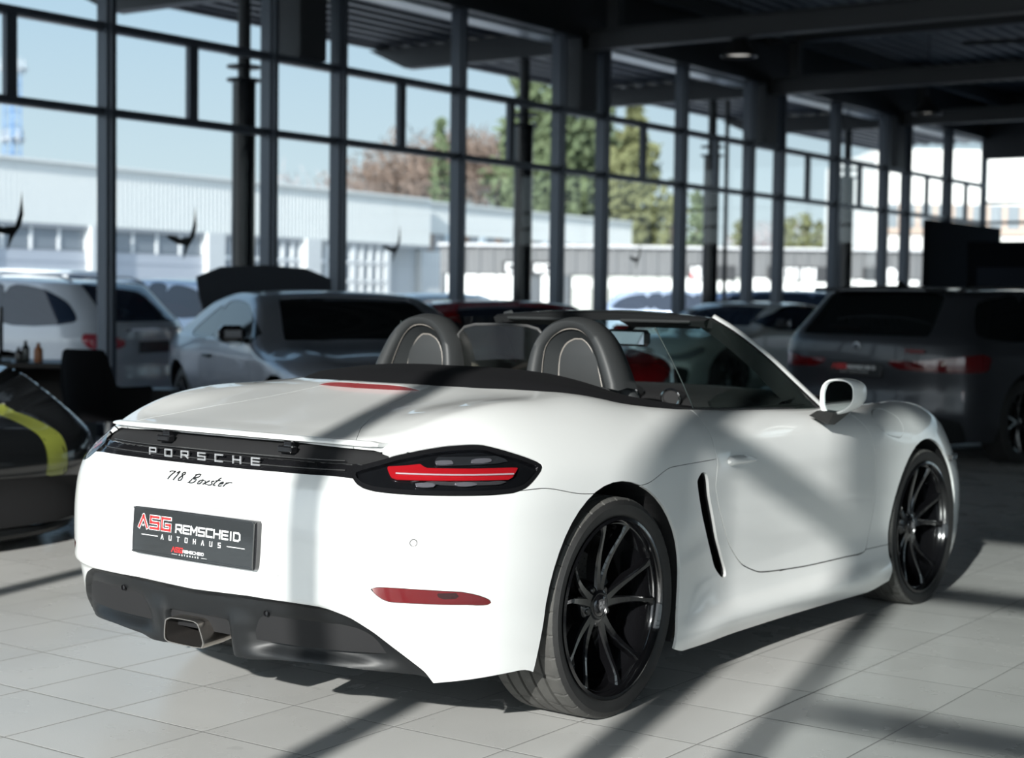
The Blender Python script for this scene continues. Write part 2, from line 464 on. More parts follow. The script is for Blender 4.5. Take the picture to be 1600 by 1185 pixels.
fl = n.new('ShaderNodeVectorMath'); fl.operation = 'FLOOR'; l.new(mp_.outputs[0], fl.inputs[0]); l.new(fl.outputs[0], wn.inputs['Vector'])
nz = n.new('ShaderNodeTexNoise'); nz.inputs['Scale'].default_value = 2.2; nz.inputs['Detail'].default_value = 8; l.new(tcn.outputs['Object'], nz.inputs['Vector'])
nz2 = n.new('ShaderNodeTexNoise'); nz2.inputs['Scale'].default_value = 260; nz2.inputs['Detail'].default_value = 2; l.new(tcn.outputs['Object'], nz2.inputs['Vector'])
nz3 = n.new('ShaderNodeTexNoise'); nz3.inputs['Scale'].default_value = 7; nz3.inputs['Detail'].default_value = 2; l.new(tcn.outputs['Object'], nz3.inputs['Vector'])
val = nm('ADD', nm('MULTIPLY', wn.outputs[0], .05), nm('ADD', nm('MULTIPLY', nz.outputs[0], .10), nm('MULTIPLY', nz2.outputs[0], .10)))
base = nm('ADD', val, .405)
stain = nm('MULTIPLY', nm('GREATER_THAN', nz3.outputs[0], .735), .06); base = nm('SUBTRACT', base, stain)
base = nm('MULTIPLY', base, nm('SUBTRACT', 1.0, nm('MULTIPLY', line, .55)))
cb = n.new('ShaderNodeCombineColor'); l.new(base, cb.inputs[0]); l.new(nm('MULTIPLY', base, .995), cb.inputs[1]); l.new(nm('MULTIPLY', base, .965), cb.inputs[2])
l.new(cb.outputs[0], b.inputs['Base Color'])
l.new(nm('ADD', nm('MULTIPLY', nz.outputs[0], .16), nm('ADD', .20, nm('MULTIPLY', line, .4))), b.inputs['Roughness'])
bp = n.new('ShaderNodeBump'); bp.inputs['Strength'].default_value = .5; bp.inputs['Distance'].default_value = .002
l.new(nm('MULTIPLY', nm('MINIMUM', dj, .012), 80), bp.inputs['Height']); l.new(bp.outputs[0], b.inputs['Normal'])
b.inputs['Specular IOR Level'].default_value = .5
m = MB(); m.add([(XW-.15, YB-.15, 0), (XR, YB-.15, 0), (XR, YE+.15, 0), (XW-.15, YE+.15, 0), (XW-.15, YB-.15, -.2), (XR, YB-.15, -.2), (XR, YE+.15, -.2), (XW-.15, YE+.15, -.2)], [(0, 1, 2, 3), (4, 7, 6, 5), (0, 4, 5, 1), (1, 5, 6, 2), (2, 6, 7, 3), (3, 7, 4, 0)])
tag(m.build('floor', m_floor), kind='structure')

M_FRAME = mat('blue grey aluminium frame', (.060, .072, .090), .38, .3)
M_FRAMED = mat('dark steel', (.030, .033, .036), .5, .2)
M_DECK = mat('galvanised dark roof deck', (.035, .042, .050), .42, .5)
M_BEAM = mat('anthracite steel beam', (.040, .043, .045), .5)
PANE = glassm('clear window glass', (.93, .95, .95), 1.0)

def corrugated(name, x0, x1, y0, y1, z, m_, pitch=.25, h=.055, thick=.01, kind='structure', label=None):
    """trapezoid sheet, ribs running along y"""
    prof = []; x = x0
    while x < x1:
        prof += [(x, z), (x+pitch*.42, z), (x+pitch*.52, z+h), (x+pitch*.9, z+h)]; x += pitch
    m = MB(); V = [(a, y0, b_) for a, b_ in prof]+[(a, y1, b_) for a, b_ in prof]; k = len(prof)
    V += [(a, y0, z+h+.12) for a, _ in (prof[0], prof[-1])]+[(a, y1, z+h+.12) for a, _ in (prof[0], prof[-1])]
    F_ = [(i, i+1, k+i+1, k+i) for i in range(k-1)]+[(2*k, 2*k+2, 2*k+3, 2*k+1)]
    m.add(V, F_); o = m.build(name, m_)
    return o
tag(corrugated('ceiling', XW-.1, XR+.1, YB-.1, YE+.1, 5.44, M_DECK), kind='structure')

# ---- the long glazed wall (left in the picture)
def gy(k): return Y0+MOD*k
ZT0, ZT1, ZH = ZK(2.80), ZK(3.50), ZK(4.36)
wall = MB()
def bayk():
    r = []
    k = -14
    pat = [0, 2, 3, 5, 7]          # within five modules: mullions at 2,3,5(=0'),7..
    for k in range(-14, 23):
        q = (k-2) % 5
        r.append((k, q in (0, 1, 3)))
    return r
for k, main in bayk():
    y = gy(k)
    if y < YB or y > YE: continue
    if main: wall.box((XW, y, ZH/2), (.13, .10, ZH)); wall.box((XW+.085, y, ZH/2), (.045, .055, ZH)); wall.box((XW-.08, y, ZH/2), (.03, .05, ZH))
    else: wall.box((XW, y, (ZT0+ZT1)/2), (.06, .11, ZT1-ZT0))
for z, hh in ((ZT0, .055), (ZT1, .06)): wall.box((XW, (YB+YE)/2, z), (.10, YE-YB, hh)); wall.box((XW-.04, (YB+YE)/2, z-hh*.5-.004), (.10, YE-YB, .012))
wall.box((XW, (YB+YE)/2, .06), (.14, YE-YB, .12))
wall.box((XW+.02, (YB+YE)/2, ZH+.14), (.20, YE-YB, .28), mi=1); wall.box((XW-.02, (YB+YE)/2, 5.17), (.10, YE-YB, .56), mi=1)
o = wall.build('wall_left', [M_FRAME, M_FRAMED]); tag(o, kind='structure')
m = MB(); m.box((XW-.30, (YB+YE)/2, ZH-.005), (.30, YE-YB, .03)); tag(m.build('trim_10', mat('pale galvanised flashing', (.62, .64, .64), .35, .4)), kind='structure')
for k in (-8, -3, 2, 7, 12, 17):      # dark boxes in the narrow bays where the roof beams pass out
    y = gy(k)+MOD/2
    m = MB(); m.box((XW-.05, y+.02, (ZT1+.03+ZH)/2), (.30, .40, ZH-ZT1-.03)); tag(m.build('trim_1' if k == -8 else 'trim_%d' % (k//5+3), M_FRAMED), kind='structure')
m = MB(); m.add([(XW, YB, .1), (XW, YE, .1), (XW, YE, ZH), (XW, YB, ZH)], [(0, 1, 2, 3)])
tag(m.build('window_1', PANE), kind='structure')

# ---- roof steel
yb0 = gy(2)+MOD/2
bi = 0
for k in range(-1, 4):
    y = yb0+k*5*MOD
    if y < YB or y > YE: continue
    m = MB(); zb_, hb = ZK(4.22), .25
    m.box(((XW+XR)/2, y, zb_+.008), (XR-XW, .20, .016)); m.box(((XW+XR)/2, y, zb_+hb), (XR-XW, .20, .016)); m.box(((XW+XR)/2, y, zb_+hb/2), (XR-XW, .014, hb))
    m.box(((XW+XR)/2, y, 5.31), (XR-XW, .18, .22))
    for xx in (-11.0, -5.6, -.2, 4.8): m.box((xx, y, 4.98), (.16, .16, .62))
    tag(m.build('roof_beam', M_BEAM), ('dark steel roof truss overhead, nearest of all to the camera', 'dark steel roof truss meeting the glass at the narrow bay left of centre, at the top edge', 'dark steel roof truss in front of the nearer pendant lamp, running to the top right corner', 'dark steel roof truss between the two pendant lamps', 'dark steel roof truss beyond the farther pendant lamp')[bi], 'beam', 'steel trusses under the roof'); bi += 1
for i, xx in enumerate((-11.0, -5.6, -.2, 4.8)):
    m = MB(); m.box((xx, (YB+YE)/2, 5.29), (.14, YE-YB, .20))
    tag(m.build('roof_purlin', M_BEAM), 'dark steel purlin running lengthwise under the roof deck, %s from the window wall' % ('first', 'second', 'third', 'fourth')[i], 'beam', 'purlins under the roof deck')
for y, t_ in ((17.6, 'nearer'), (22.3, 'farther')):
    m = MB(); m.tube([(-8.2, y, 4.9), (-2.5, y+3.4, 5.25)], .03, 8)
    tag(m.build('wind_brace', M_BEAM, None, True), 'thin dark diagonal brace rod under the roof deck, the %s of two' % t_, 'brace', 'diagonal brace rods')

# ---- sun side wall behind the camera: posts and transoms that throw the shadow bars
wall = MB()
ZS = 4.90
SUNX = [-9.6, -6.7, -3.96, -1.475, -.69, -.285, 1.55, 2.9, 4.6, 6.4]
for x in SUNX: wall.box((x, YB, ZS/2), (.10, .13, ZS))
for x in (XW, XR): wall.box((x, YB, 2.7), (.3, .2, 5.4))
wall.box(((XW+XR)/2, YB, .06), (XR-XW, .10, .12))
wall.box(((-.69+XR)/2, YB, 4.17), (XR+.69, .08, .13)); wall.box(((-.285+XR)/2, YB, 3.24), (XR+.285, .08, .10)); wall.box(((-.285+XR)/2, YB, 1.9), (XR+.285, .08, .06))
wall.box(((XW+XR)/2, YB, ZS+.3), (XR-XW, .25, .60), mi=1)
tag(wall.build('wall_back', [M_FRAME, M_FRAMED]), kind='structure')
m = MB(); m.add([(XW, YB, .1), (-.285, YB, .1), (-.285, YB, ZS), (XW, YB, ZS)], [(0, 1, 2, 3)]); tag(m.build('window_2', PANE), kind='structure')
m = MB(); m.add([(-.285, YB, .1), (XR, YB, .1), (XR, YB, ZS), (-.285, YB, ZS)], [(0, 1, 2, 3)]); tag(m.build('window_4', glassm('tinted window glass', (.62, .67, .67), 1.0)), kind='structure')
# ---- far end wall, glazed, and the unseen right wall
wall = MB()
for x in np.arange(XW, XR+.1, 1.934): wall.box((x, YE, ZH/2), (.10, .13, ZH))
for z, hh in ((ZT0, .055), (ZT1-.35, .05), (.06, .12), (2.05, .05)): wall.box(((XW+XR)/2, YE, z), (XR-XW, .10, hh))
wall.box(((XW+XR)/2, YE, ZH+.28), (XR-XW, .20, 1.34), mi=1)
tag(wall.build('wall_front', [M_FRAME, M_FRAMED]), kind='structure')
m = MB(); m.add([(XW, YE, .1), (XR, YE, .1), (XR, YE, ZH), (XW, YE, ZH)], [(3, 2, 1, 0)]); tag(m.build('window_3', PANE), kind='structure')
YG = 6.5  # right wall is dark beyond here; its glazing is added as sky fill for the roadster
m = MB(); m.box((XR+.1, (YG+YE)/2, 2.75), (.2, YE-YG, 5.5)); m.box((XR+.1, (YG+YB)/2, 5.1), (.2, YG-YB, .8)); m.box((XR+.1, (YG+YB)/2, .06), (.14, YG-YB, .12))
for y in np.arange(YB+.9, YG, 1.8): m.box((XR+.1, y, 2.4), (.13, .10, 4.8))
tag(m.build('wall_right', mat('dark grey rendered wall', (.10, .105, .11), .8)), kind='structure')
m = MB(); m.add([(XR+.1, YB, .1), (XR+.1, YG, .1), (XR+.1, YG, 4.75), (XR+.1, YB, 4.75)], [(3, 2, 1, 0)]); tag(m.build('window_fill', PANE), kind='structure')

# ---- black partition at the far end
m_pt = mat('black partition board', (.006, .007, .009), .9, spec=.05)
m = MB(); m.box((-11.15, 30.7, 1.40), (.12, 3.9, 2.80)); tag(m.build('partition', m_pt), 'tall black partition along the glass behind the dark grey estate', 'partition')
m = MB(); m.box((-5.6, 29.2, 1.20), (9.8, .14, 2.40)); tag(m.build('partition', m_pt), 'wide black partition wall across the far end of the hall', 'partition')
m = MB(); m.box((-9.75, 29.05, .98), (1.05, .06, 1.9)); tag(m.build('notice_board', mat('dark blue grey board', (.018, .021, .028), .9, spec=.1)), 'dark blue grey board leaning on the wide black partition', 'board')

# ---- pendant lamps
def pendant(px, py, z, label):
    d = (Fw*FPX+R2*0+Rt*0)
    dirv = (Fw+R2*((px-800)/FPX)+U2*((592.5-py)/FPX)); t = (z-CAMH)/dirv.z; p = Vector((0, 0, CAMH))+dirv*t
    r = empty('pendant_lamp', (p.x, p.y, z)); tag(r, label, 'lamp', 'hall pendant lamps')
    m = MB(); m.lathe([(.05, .26), (.07, .22), (.10, .16), (.17, .07), (.225, .01), (.225, -.01), (.215, -.01), (.16, .06), (.09, .14)], n=40); m.build('lamp_shade', mat('black enamel shade', (.02, .02, .02), .35), r, True)
    m = MB(); m.lathe([(0, .035), (.19, .035), (.19, .030), (0, .030)], n=40); m.build('diffuser', mat('lit frosted disc', (.5, .5, .48), .6, emis=((1.0, .97, .90), .55)), r, True)
    m = MB(); m.tube([(0, 0, .25), (0, 0, 5.44-z)], .006, 6); m.build('cord', DEEP_BLACK, r)
pendant(1155, 88, 4.25, 'black dome pendant lamp, the nearer of the two, right of centre under the roof')
pendant(1449, 178, 4.2, 'black dome pendant lamp, the farther of the two, above the dark grey estate')

# ---- outside: ground
m = MB(); m.add([(-140, -60, -.03), (60, -60, -.03), (60, 160, -.03), (-140, 160, -.03)], [(0, 1, 2, 3)])
tag(m.build('ground', mat('pale grey asphalt', (.30, .31, .33), .9, bump=(40, .4, .01), var=(.6, .15))), kind='structure')  # even grey asphalt with random noise variation

# ---- canopy columns outside and canopy
CX_ = -11.6*KW
mcol = mat('gloss black column', (.008, .009, .011), .12, 0, .0, spec=.35)
for i, k in enumerate((0, 1, 2, 3)):
    y = yb0+k*5*MOD+.11
    r = empty('canopy_column', (CX_, y, -.03)); tag(r, 'black round steel column with three flat collar rings outside the glass, %s' % ('leftmost in view by the white hall', 'second in view from the left', 'third in view with a thin pipe beside it', 'farthest in view near the black partition')[i], 'column', 'canopy columns outside the glass')
    za = ZK(3.42)
    m = MB(); m.lathe([(.125, 0), (.125, za), (0, za)], n=32); m.build('shaft', mcol, r, True)
    m = MB(); m.lathe([(.068, za), (.068, ZK(4.45))], n=24); m.build('upper_shaft', M_FRAMED, r, True)
    for z in (za+.01, za+.15, za+.29):
        m = MB(); m.lathe([(.06, z-.008), (.18, z-.010), (.190, z+.004), (.18, z+.014), (.06, z+.02)], n=32); m.build('collar_ring', M_FRAMED, r, True)
m = MB(); m.tube([(CX_, yb0+2*5*MOD+.60, 0), (CX_, yb0+2*5*MOD+.60, 4.6)], .035, 10); tag(m.build('downpipe', M_FRAMED, None, True), 'thin dark downpipe beside the third canopy column', 'pipe')
ZC = ZK(4.50)
tag(corrugated('trim_8', -13.75*KW, -11.00*KW, YB-6, YE+2, ZC, mat('canopy deck', (.045, .052, .068), .45, .3), pitch=.30, h=.09), kind='structure')
m = MB(); m.box((-13.80*KW, (YB+YE)/2, ZC+.06), (.10, YE-YB+8, .19)); tag(m.build('trim_9', mat('grey canopy edge', (.10, .105, .115), .5)), kind='structure')
for i, k in enumerate((0, 1, 2, 3)):
    y = yb0+k*5*MOD
    m = MB(); m.prism([(-10.8*KW, ZK(4.20)), (-13.35*KW, ZK(4.20)), (-13.95*KW, ZK(4.46)), (-10.8*KW, ZK(4.49))], -.10, .10, lambda u, v, h_: (u, y+h_, v))
    tag(m.build('canopy_beam', M_FRAMED), 'dark tapered canopy beam outside the glass, %s' % ('over the leftmost column in view', 'over the second column in view', 'over the third column in view', 'over the farthest column in view')[i], 'beam', 'canopy beams outside the glass')

# ---- bird shapes stuck on the panes
def bird(px, py, sc, label):
    dirv = (Fw+R2*((px-800)/FPX)+U2*((592.5-py)/FPX)); t = (XW+.012)/dirv.x; p = Vector((0, 0, CAMH))+dirv*t
    S = [(-.02, -.02), (.10, .00), (.14, .10), (.17, .30), (.19, .10), (.16, .0), (.12, -.05), (.08, -.10), (.02, -.22), (.04, -.08), (-.06, -.07), (-.16, -.03), (-.20, .0), (-.14, .01), (-.08, .0)]
    m = MB(); m.prism([(u*sc, v*sc) for u, v in S], 0, .002, lambda u, v, h_: (p.x+h_, p.y+u, p.z+v))
    tag(m.build('bird_sticker', BLACK_INK), label, 'sticker', 'bird stickers on the window wall')
bird(8, 352, 1.0, 'black bird sticker on the leftmost pane in view'); bird(284, 370, 1.0, 'black bird sticker on the pane left of the first column in view')
bird(612, 385, .8, 'black bird sticker on the pane right of the grey coupe roof'); bird(992, 402, .8, 'black bird sticker on the pane above the windscreen header')
# ---------------------------------------------------------------- roadster builder
def grad(F, V, e=0.0015):
    x, y, z = V[:, 0], V[:, 1], V[:, 2]
    g = np.stack([F(x+e, y, z)-F(x-e, y, z), F(x, y+e, z)-F(x, y-e, z), F(x, y, z+e)-F(x, y, z-e)], 1)
    return g/(np.linalg.norm(g, axis=1)[:, None]+1e-12)

def shell(name, sk, F, m, parent, th=0.006, off=0.0, disp=None, shift=None):
    """skin patch -> solid panel with true surface normals outside, rim and inner wall"""
    V = sk.V; N = grad(F, V)
    if disp is not None: V = V+N*np.asarray(disp)[:, None]
    V = V+N*off
    if shift is not None: V = V+np.stack([np.full(len(V), shift[0]), np.sign(V[:, 1])*shift[1], np.full(len(V), shift[2])], 1)
    cnt = {}
    for f in sk.F:
        for k in range(len(f)):
            i, j = f[k], f[(k+1) % len(f)]; cnt[(i, j)] = 1
    bd = [(i, j) for (i, j) in cnt if (j, i) not in cnt]
    bd = [(i, j) for i, j in bd if not (abs(V[i][1]) < 1e-4 and abs(V[j][1]) < 1e-4)]
    n = len(V); W = V-N*th
    VV = [V, W]; FF = [list(f) for f in sk.F]+[[i+n for i in f[::-1]] for f in sk.F]
    base = 2*n; rim = []
    ids = sorted({i for e in bd for i in e}); mp = {o: k for k, o in enumerate(ids)}
    R0 = V[ids]; R1 = W[ids]
    VV += [R0, R1]
    for i, j in bd:
        FF.append([j if 0 else base+mp[j], base+mp[i], base+len(ids)+mp[i], base+len(ids)+mp[j]])
    Vall = np.vstack(VV)
    me = bpy.data.meshes.new(name); me.from_pydata(Vall.tolist(), [], FF)
    me.polygons.foreach_set('use_smooth', [True]*len(me.polygons))
    o = bpy.data.objects.new(name, me); put(o, parent, m)
    me.update()
    if disp is None:
        nn = np.zeros((len(Vall), 3)); nn[:n] = N; nn[n:2*n] = -N
        tmp = np.zeros(len(me.vertices)*3, dtype=np.float32); me.vertex_normals.foreach_get('vector', tmp)
        tmp = tmp.reshape(-1, 3); nn[2*n:] = tmp[2*n:]
        me.normals_split_custom_set_from_vertices(nn.tolist())
    else:
        me.set_sharp_from_angle(angle=math.radians(40))
    return o

def both(sk): return sk.join(sk.mirror())
def G(sk, fn): return fn(sk.V[:, 0], sk.V[:, 1], sk.V[:, 2])
def keep(sk, g, gap=0.0):
    """split by signed field; returns inside (g<-gap), outside (g>gap)"""
    a, _ = sk.cut(g+gap)
    _, b = sk.cut(g-gap)
    return a, b

LAMP = smooth_poly([(-.301,.823),(-.266,.834),(-.196,.847),(-.124,.861),(-.019,.875),(.082,.884),(.186,.886),(.241,.883),(.323,.868),(.414,.847),(.477,.829),(.498,.818),(.492,.806),(.453,.780),(.413,.761),(.353,.751),(.253,.750),(.085,.754),(-.108,.760),(-.22,.767),(-.275,.778),(-.303,.799)], 4)
REFL = smooth_poly([(-.235,.500),(-.082,.498),(.125,.484),(.206,.468),(.262,.442),(.153,.445),(-.03,.455),(-.169,.462),(-.206,.476)], 4)
DOOR = smooth_poly([(.735,.935),(.690,.885),(.655,.80),(.660,.755),(.645,.717),(.640,.673),(.690,.578),(.79,.453),(.91,.364),(1.05,.318),(1.40,.296),(1.75,.292),(1.905,.297),(1.945,.374),(1.962,.559),(1.945,.666),(1.905,.773),(1.86,.84),(1.80,.92),(1.5,1.0),(1.0,1.02),(.78,1.0)], 5)
VENT = smooth_poly([(.499,.700),(.535,.728),(.570,.722),(.600,.640),(.685,.488),(.785,.365),(.790,.338),(.755,.338),(.690,.385),(.62,.47),(.545,.58)], 5)
OPEN = smooth_poly([(-.105,-.3),(-.105,0.0),(-.095,.20),(-.05,.40),(.05,.545),(.15,.612),(.35,.668),(.60,.703),(.75,.714),(1.1,.722),(1.5,.716),(1.74,.698),(1.90,.60),(2.0,.40),(2.04,.2),(2.05,0),(2.05,-.3)], 6)
DIFF = smooth_poly([(0,.430),(.30,.440),(.49,.434),(.57,.408),(.63,.366),(.685,.307),(.725,.250),(.735,.18),(.6,.05),(0,.05),(-.5,.05),(-.5,.430)], 6)
STRIP = [(-.1,.803),(.30,.804),(.50,.803),(.585,.797),(.63,.83),(.60,.862),(.555,.874),(.30,.886),(-.1,.886)]
FILL = smooth_poly([(1.985,.822),(2.06,.858),(2.17,.862),(2.245,.822),(2.25,.772),(2.19,.744),(2.06,.768)], 5)

def arch_field(x, z, cx, cz, r, back, front, wide=1.12):
    """rounded wheel opening, legs running down"""
    t = np.linspace(0, math.pi, 24)
    P = [(cx+r*math.cos(a), cz+r*math.sin(a)) for a in t]
    P += [(cx-back, -0.1), (cx+front, -0.1)]
    return poly_sd(P, x, z)

def tyre(w_, r_out, r_rim, parent):
    """tread + sidewalls, axis Y, centre 0; outer face at +y"""
    h = w_/2
    prof = [(r_rim-.004, h*.80), (r_rim+.006, h*.90), (r_rim+.020, h*.975), (r_rim+.045, h*1.0), (r_out-.022, h*.985), (r_out-.009, h*.93), (r_out-.002, h*.85)]
    y = h*.85; ys = []
    grooves = [-.55, -.18, .18, .55]
    for gk in grooves[::-1]:
        c = gk*h; prof += [(r_out-.001*abs(gk), c+.0055), (r_out-.007, c+.004), (r_out-.007, c-.004), (r_out, c-.0055)]
    prof += [(r_out-.002, -h*.85), (r_out-.009, -h*.93), (r_out-.022, -h*.985), (r_rim+.045, -h), (r_rim+.006, -h*.9), (r_rim-.004, -h*.80)]
    # subdivide wide ribs
    P2 = [prof[0]]
    for a, b in zip(prof[:-1], prof[1:]):
        L = math.hypot(a[0]-b[0], a[1]-b[1]); k = max(1, int(L/.012))
        for i in range(1, k+1): P2.append((a[0]+(b[0]-a[0])*i/k, a[1]+(b[1]-a[1])*i/k))
    n = 480; V = []
    for (r, hh) in P2:
        for k in range(n):
            rr = r
            u = hh/h
            ph = k+ (6*abs(u) if abs(u) > .18 else 2)+(3 if u > 0 else 0)
            if r > r_out-.0065 and abs(abs(u)-.18) > .05 and abs(abs(u)-.55) > .04 and (int(ph) % 16) == 0 and (abs(u) > .6 or int(ph) % 32 == 0): rr = r-.0045
            if abs(u) > .85 and r > r_out-.02 and int(ph) % 8 == 0: rr = r-.002
            a = 2*math.pi*k/n; V.append((rr*math.cos(a), hh, rr*math.sin(a)))
    F_ = []
    for i in range(len(P2)-1):
        for k in range(n):
            F_.append((i*n+k, (i+1)*n+k, (i+1)*n+(k+1) % n, i*n+(k+1) % n))
    fm = [1 if (P2[i][0] > r_out-.012 and P2[i+1][0] > r_out-.012) else 0 for i in range(len(P2)-1) for k in range(n)]
    return mk('tyre', V, F_, [RUBBER, TREAD], parent, True, 30, fm)

def make_wheel(parent, loc, r_out, w_, sgn, rot=0.0):
    if sgn < 0: rot = math.radians(14)+rot
    """alloy wheel; local +y is the outer face; sgn = side of the car"""
    root = empty('wheel', loc, 0 if sgn > 0 else math.pi, parent)
    tyre(w_, r_out, .279, root)
    h = w_/2
    m = MB()
    prof = [(.264, -h*.8), (.270, -h*.86), (.276, -h*.8), (.261, -h*.7), (.254, -h*.4), (.250, h*.2), (.257, h*.62), (.260, h*.74), (.2625, h*.78), (.274, h*.80), (.284, h*.88), (.286, h*.95), (.276, h*.97), (.266, h*.86), (.266, h*.5), (.268, -h*.5)]
    m.lathe(prof, axis='Y', n=120)
    m.build('rim', WHEEL_BLACK, root, True, 40)
    yo = h*.80; yh = h*.80-.042
    for k in range(5):
        sp = MB()
        ac = math.radians(11+72*k)+rot
        for s_ in (-1, 1):
            V = []; N = 9
            for i in range(N+1):
                t = i/N; r = .040+(.262-.040)*t
                ang = ac+s_*math.radians(9.5*(1-t)**1.2*0.9+15*t)
                if t < .25: ang = ac+s_*math.radians(8+ (15-8)*t)
                wd = .0120*(1-t)**1.5+.0072+.010*max(0, t-.86)/.14
                dp = .030+.012*math.sin(math.pi*t)
                y0 = yh+(yo-yh)*t**1.7-.006*math.sin(math.pi*min(1, t*1.2)) if t < .98 else yo-.002
                c, s2 = math.cos(ang), math.sin(ang)
                tx, tz = -s2, c
                for (a, b) in ((-.62, 0), (.62, 0), (1.0, -.006), (.85, -dp), (-.85, -dp), (-1.0, -.006)):
                    V.append((r*c+tx*wd*a, y0+b, r*s2+tz*wd*a))
            F_ = []
            for i in range(N):
                for q in range(6): F_.append((i*6+q, i*6+(q+1) % 6, (i+1)*6+(q+1) % 6, (i+1)*6+q))
            F_.append(tuple(range(6))[::-1]); F_.append(tuple(N*6+q for q in range(6)))
            sp.add(V, F_)
        sp.build('spoke', WHEEL_BLACK, root, True, 30)
    hb = MB()
    hb.lathe([(.0, yh-.075), (.078, yh-.075), (.080, yh-.03), (.072, yh-.012), (.060, yh-.004), (.042, yh+.002), (.036, yh+.002)], axis='Y', n=48)
    hb.build('hub', WHEEL_BLACK, root, True, 40)
    for k in range(5):
        a = math.radians(11+36+72*k)+rot; b = MB()
        b.lathe([(.0, yh-.002), (.008, yh-.002), (.011, yh-.006), (.011, yh-.03)], c=(.058*math.cos(a), 0, .058*math.sin(a)), axis='Y', n=12)
        b.build('lug_nut', STEEL_DARK, root, True, 40)
    cp = MB(); cp.lathe([(0, yh+.010), (.030, yh+.009), (.036, yh+.004), (.0365, yh-.01)], axis='Y', n=40)
    cap_ = cp.build('centre_cap', WHEEL_BLACK, root, True, 40)
    cs = MB(); q = [(-.014, .017), (0, .0195), (.014, .017), (.0135, -.004), (.008, -.013), (0, -.019), (-.008, -.013), (-.0135, -.004)]
    cs.prism([(u*1.15, v*1.15) for u, v in q], yh+.0095, yh+.0115, lambda u, v, hh: (u, hh, v))
    for (u0, v0, u1, v1) in ((-.012, .004, -.0035, .015), (.0035, .004, .012, .015), (-.0115, -.009, -.0035, .0), (.0035, -.009, .0115, .0), (-.003, -.006, .003, .008)):
        cs.box(((u0+u1)/2, yh+.0125, (v0+v1)/2), (u1-u0, .0015, v1-v0), mi=1)
    cs.build('crest', [mat('grey crest', (.10, .10, .105), .35, .5), mat('silver crest relief', (.32, .32, .33), .3, .6)], cap_)
    br = MB(); yb = -h+.09
    yb = yh-.11
    br.lathe([(.085, yb+.008), (.165, yb+.008), (.167, yb), (.165, yb-.020), (.085, yb-.020), (.085, yb+.008), (.08, yb+.03), (.0, yb+.03)], axis='Y', n=64)
    for i in range(36):
        for j, rr_ in enumerate((.105, .125, .145)):
            a = 2*math.pi*(i/36.0+j*.008); br.box((rr_*math.cos(a), yb+.0083, rr_*math.sin(a)), (.005, .001, .005), mi=1)
    br.build('brake_disc', [STEEL_DARK, DEEP_BLACK], root, True, 40)
    cl = MB()
    for i in range(9):
        a0 = math.radians(150+i*7.5); 
        cl.box((.135*math.cos(a0), yb-.006, .135*math.sin(a0)), (.085, .075, .024), ry=-a0, bev=.006)
    cl.build('brake_caliper', mat('anthracite caliper', (.035, .045, .052), .35), root, True, 30)
    return root

def text_mesh(s, size=1.0, ext=0.0, shear=0.0, space=1.0, bevel=0.0, offset=0.0, align='CENTER'):
    cu = bpy.data.curves.new('lettering', 'FONT'); cu.body = s; cu.size = size; cu.extrude = ext; cu.shear = shear
    cu.space_character = space; cu.align_x = align; cu.align_y = 'CENTER'; cu.offset = offset
    cu.resolution_u = 3
    if bevel: cu.fill_mode = 'NONE'; cu.bevel_depth = bevel; cu.bevel_resolution = 1
    o = bpy.data.objects.new('lettering', cu)
    me = bpy.data.meshes.new_from_object(o)
    V = np.array([v.co[:] for v in me.vertices]) if len(me.vertices) else np.zeros((0, 3)); F_ = [tuple(p.vertices) for p in me.polygons]
    bpy.data.objects.remove(o); bpy.data.curves.remove(cu); bpy.data.meshes.remove(me)
    return V, F_

# single-stroke squared capitals, each a list of strokes on a unit cell (width 1, height 1)
STROKE = {
 'P': [[(0, 0), (0, 1), (1, 1), (1, .42), (0, .42)]],
 'O': [[(0, 0), (0, 1), (1, 1), (1, 0), (0, 0)]],
 'R': [[(0, 0), (0, 1), (1, 1), (1, .42), (0, .42)], [(.55, .42), (1, 0)]],
 'S': [[(1, 1), (0, 1), (0, .5), (1, .5), (1, 0), (0, 0)]],
 'C': [[(1, 1), (0, 1), (0, 0), (1, 0)]],
 'H': [[(0, 0), (0, 1)], [(1, 0), (1, 1)], [(0, .5), (1, .5)]],
 'E': [[(1, 1), (0, 1), (0, 0), (1, 0)], [(0, .5), (.95, .5)]],
 'A': [[(0, 0), (.5, 1), (1, 0)]], 'G': [[(1, 1), (0, 1), (0, 0), (1, 0), (1, .45), (.5, .45)]],
 'M': [[(0, 0), (0, 1), (.5, .35), (1, 1), (1, 0)]], 'I': [[(.5, 0), (.5, 1)]], 'D': [[(0, 0), (0, 1), (.75, 1), (1, .8), (1, .2), (.75, 0), (0, 0)]],
 'U': [[(0, 1), (0, 0), (1, 0), (1, 1)]], 'T': [[(0, 1), (1, 1)], [(.5, 1), (.5, 0)]],
 '1': [[(.25, .8), (.6, 1), (.6, 0)]], '7': [[(0, 1), (1, 1), (.45, 0)]], '8': [[(0, 0), (0, 1), (1, 1), (1, 0), (0, 0)], [(0, .5), (1, .5)]],
}
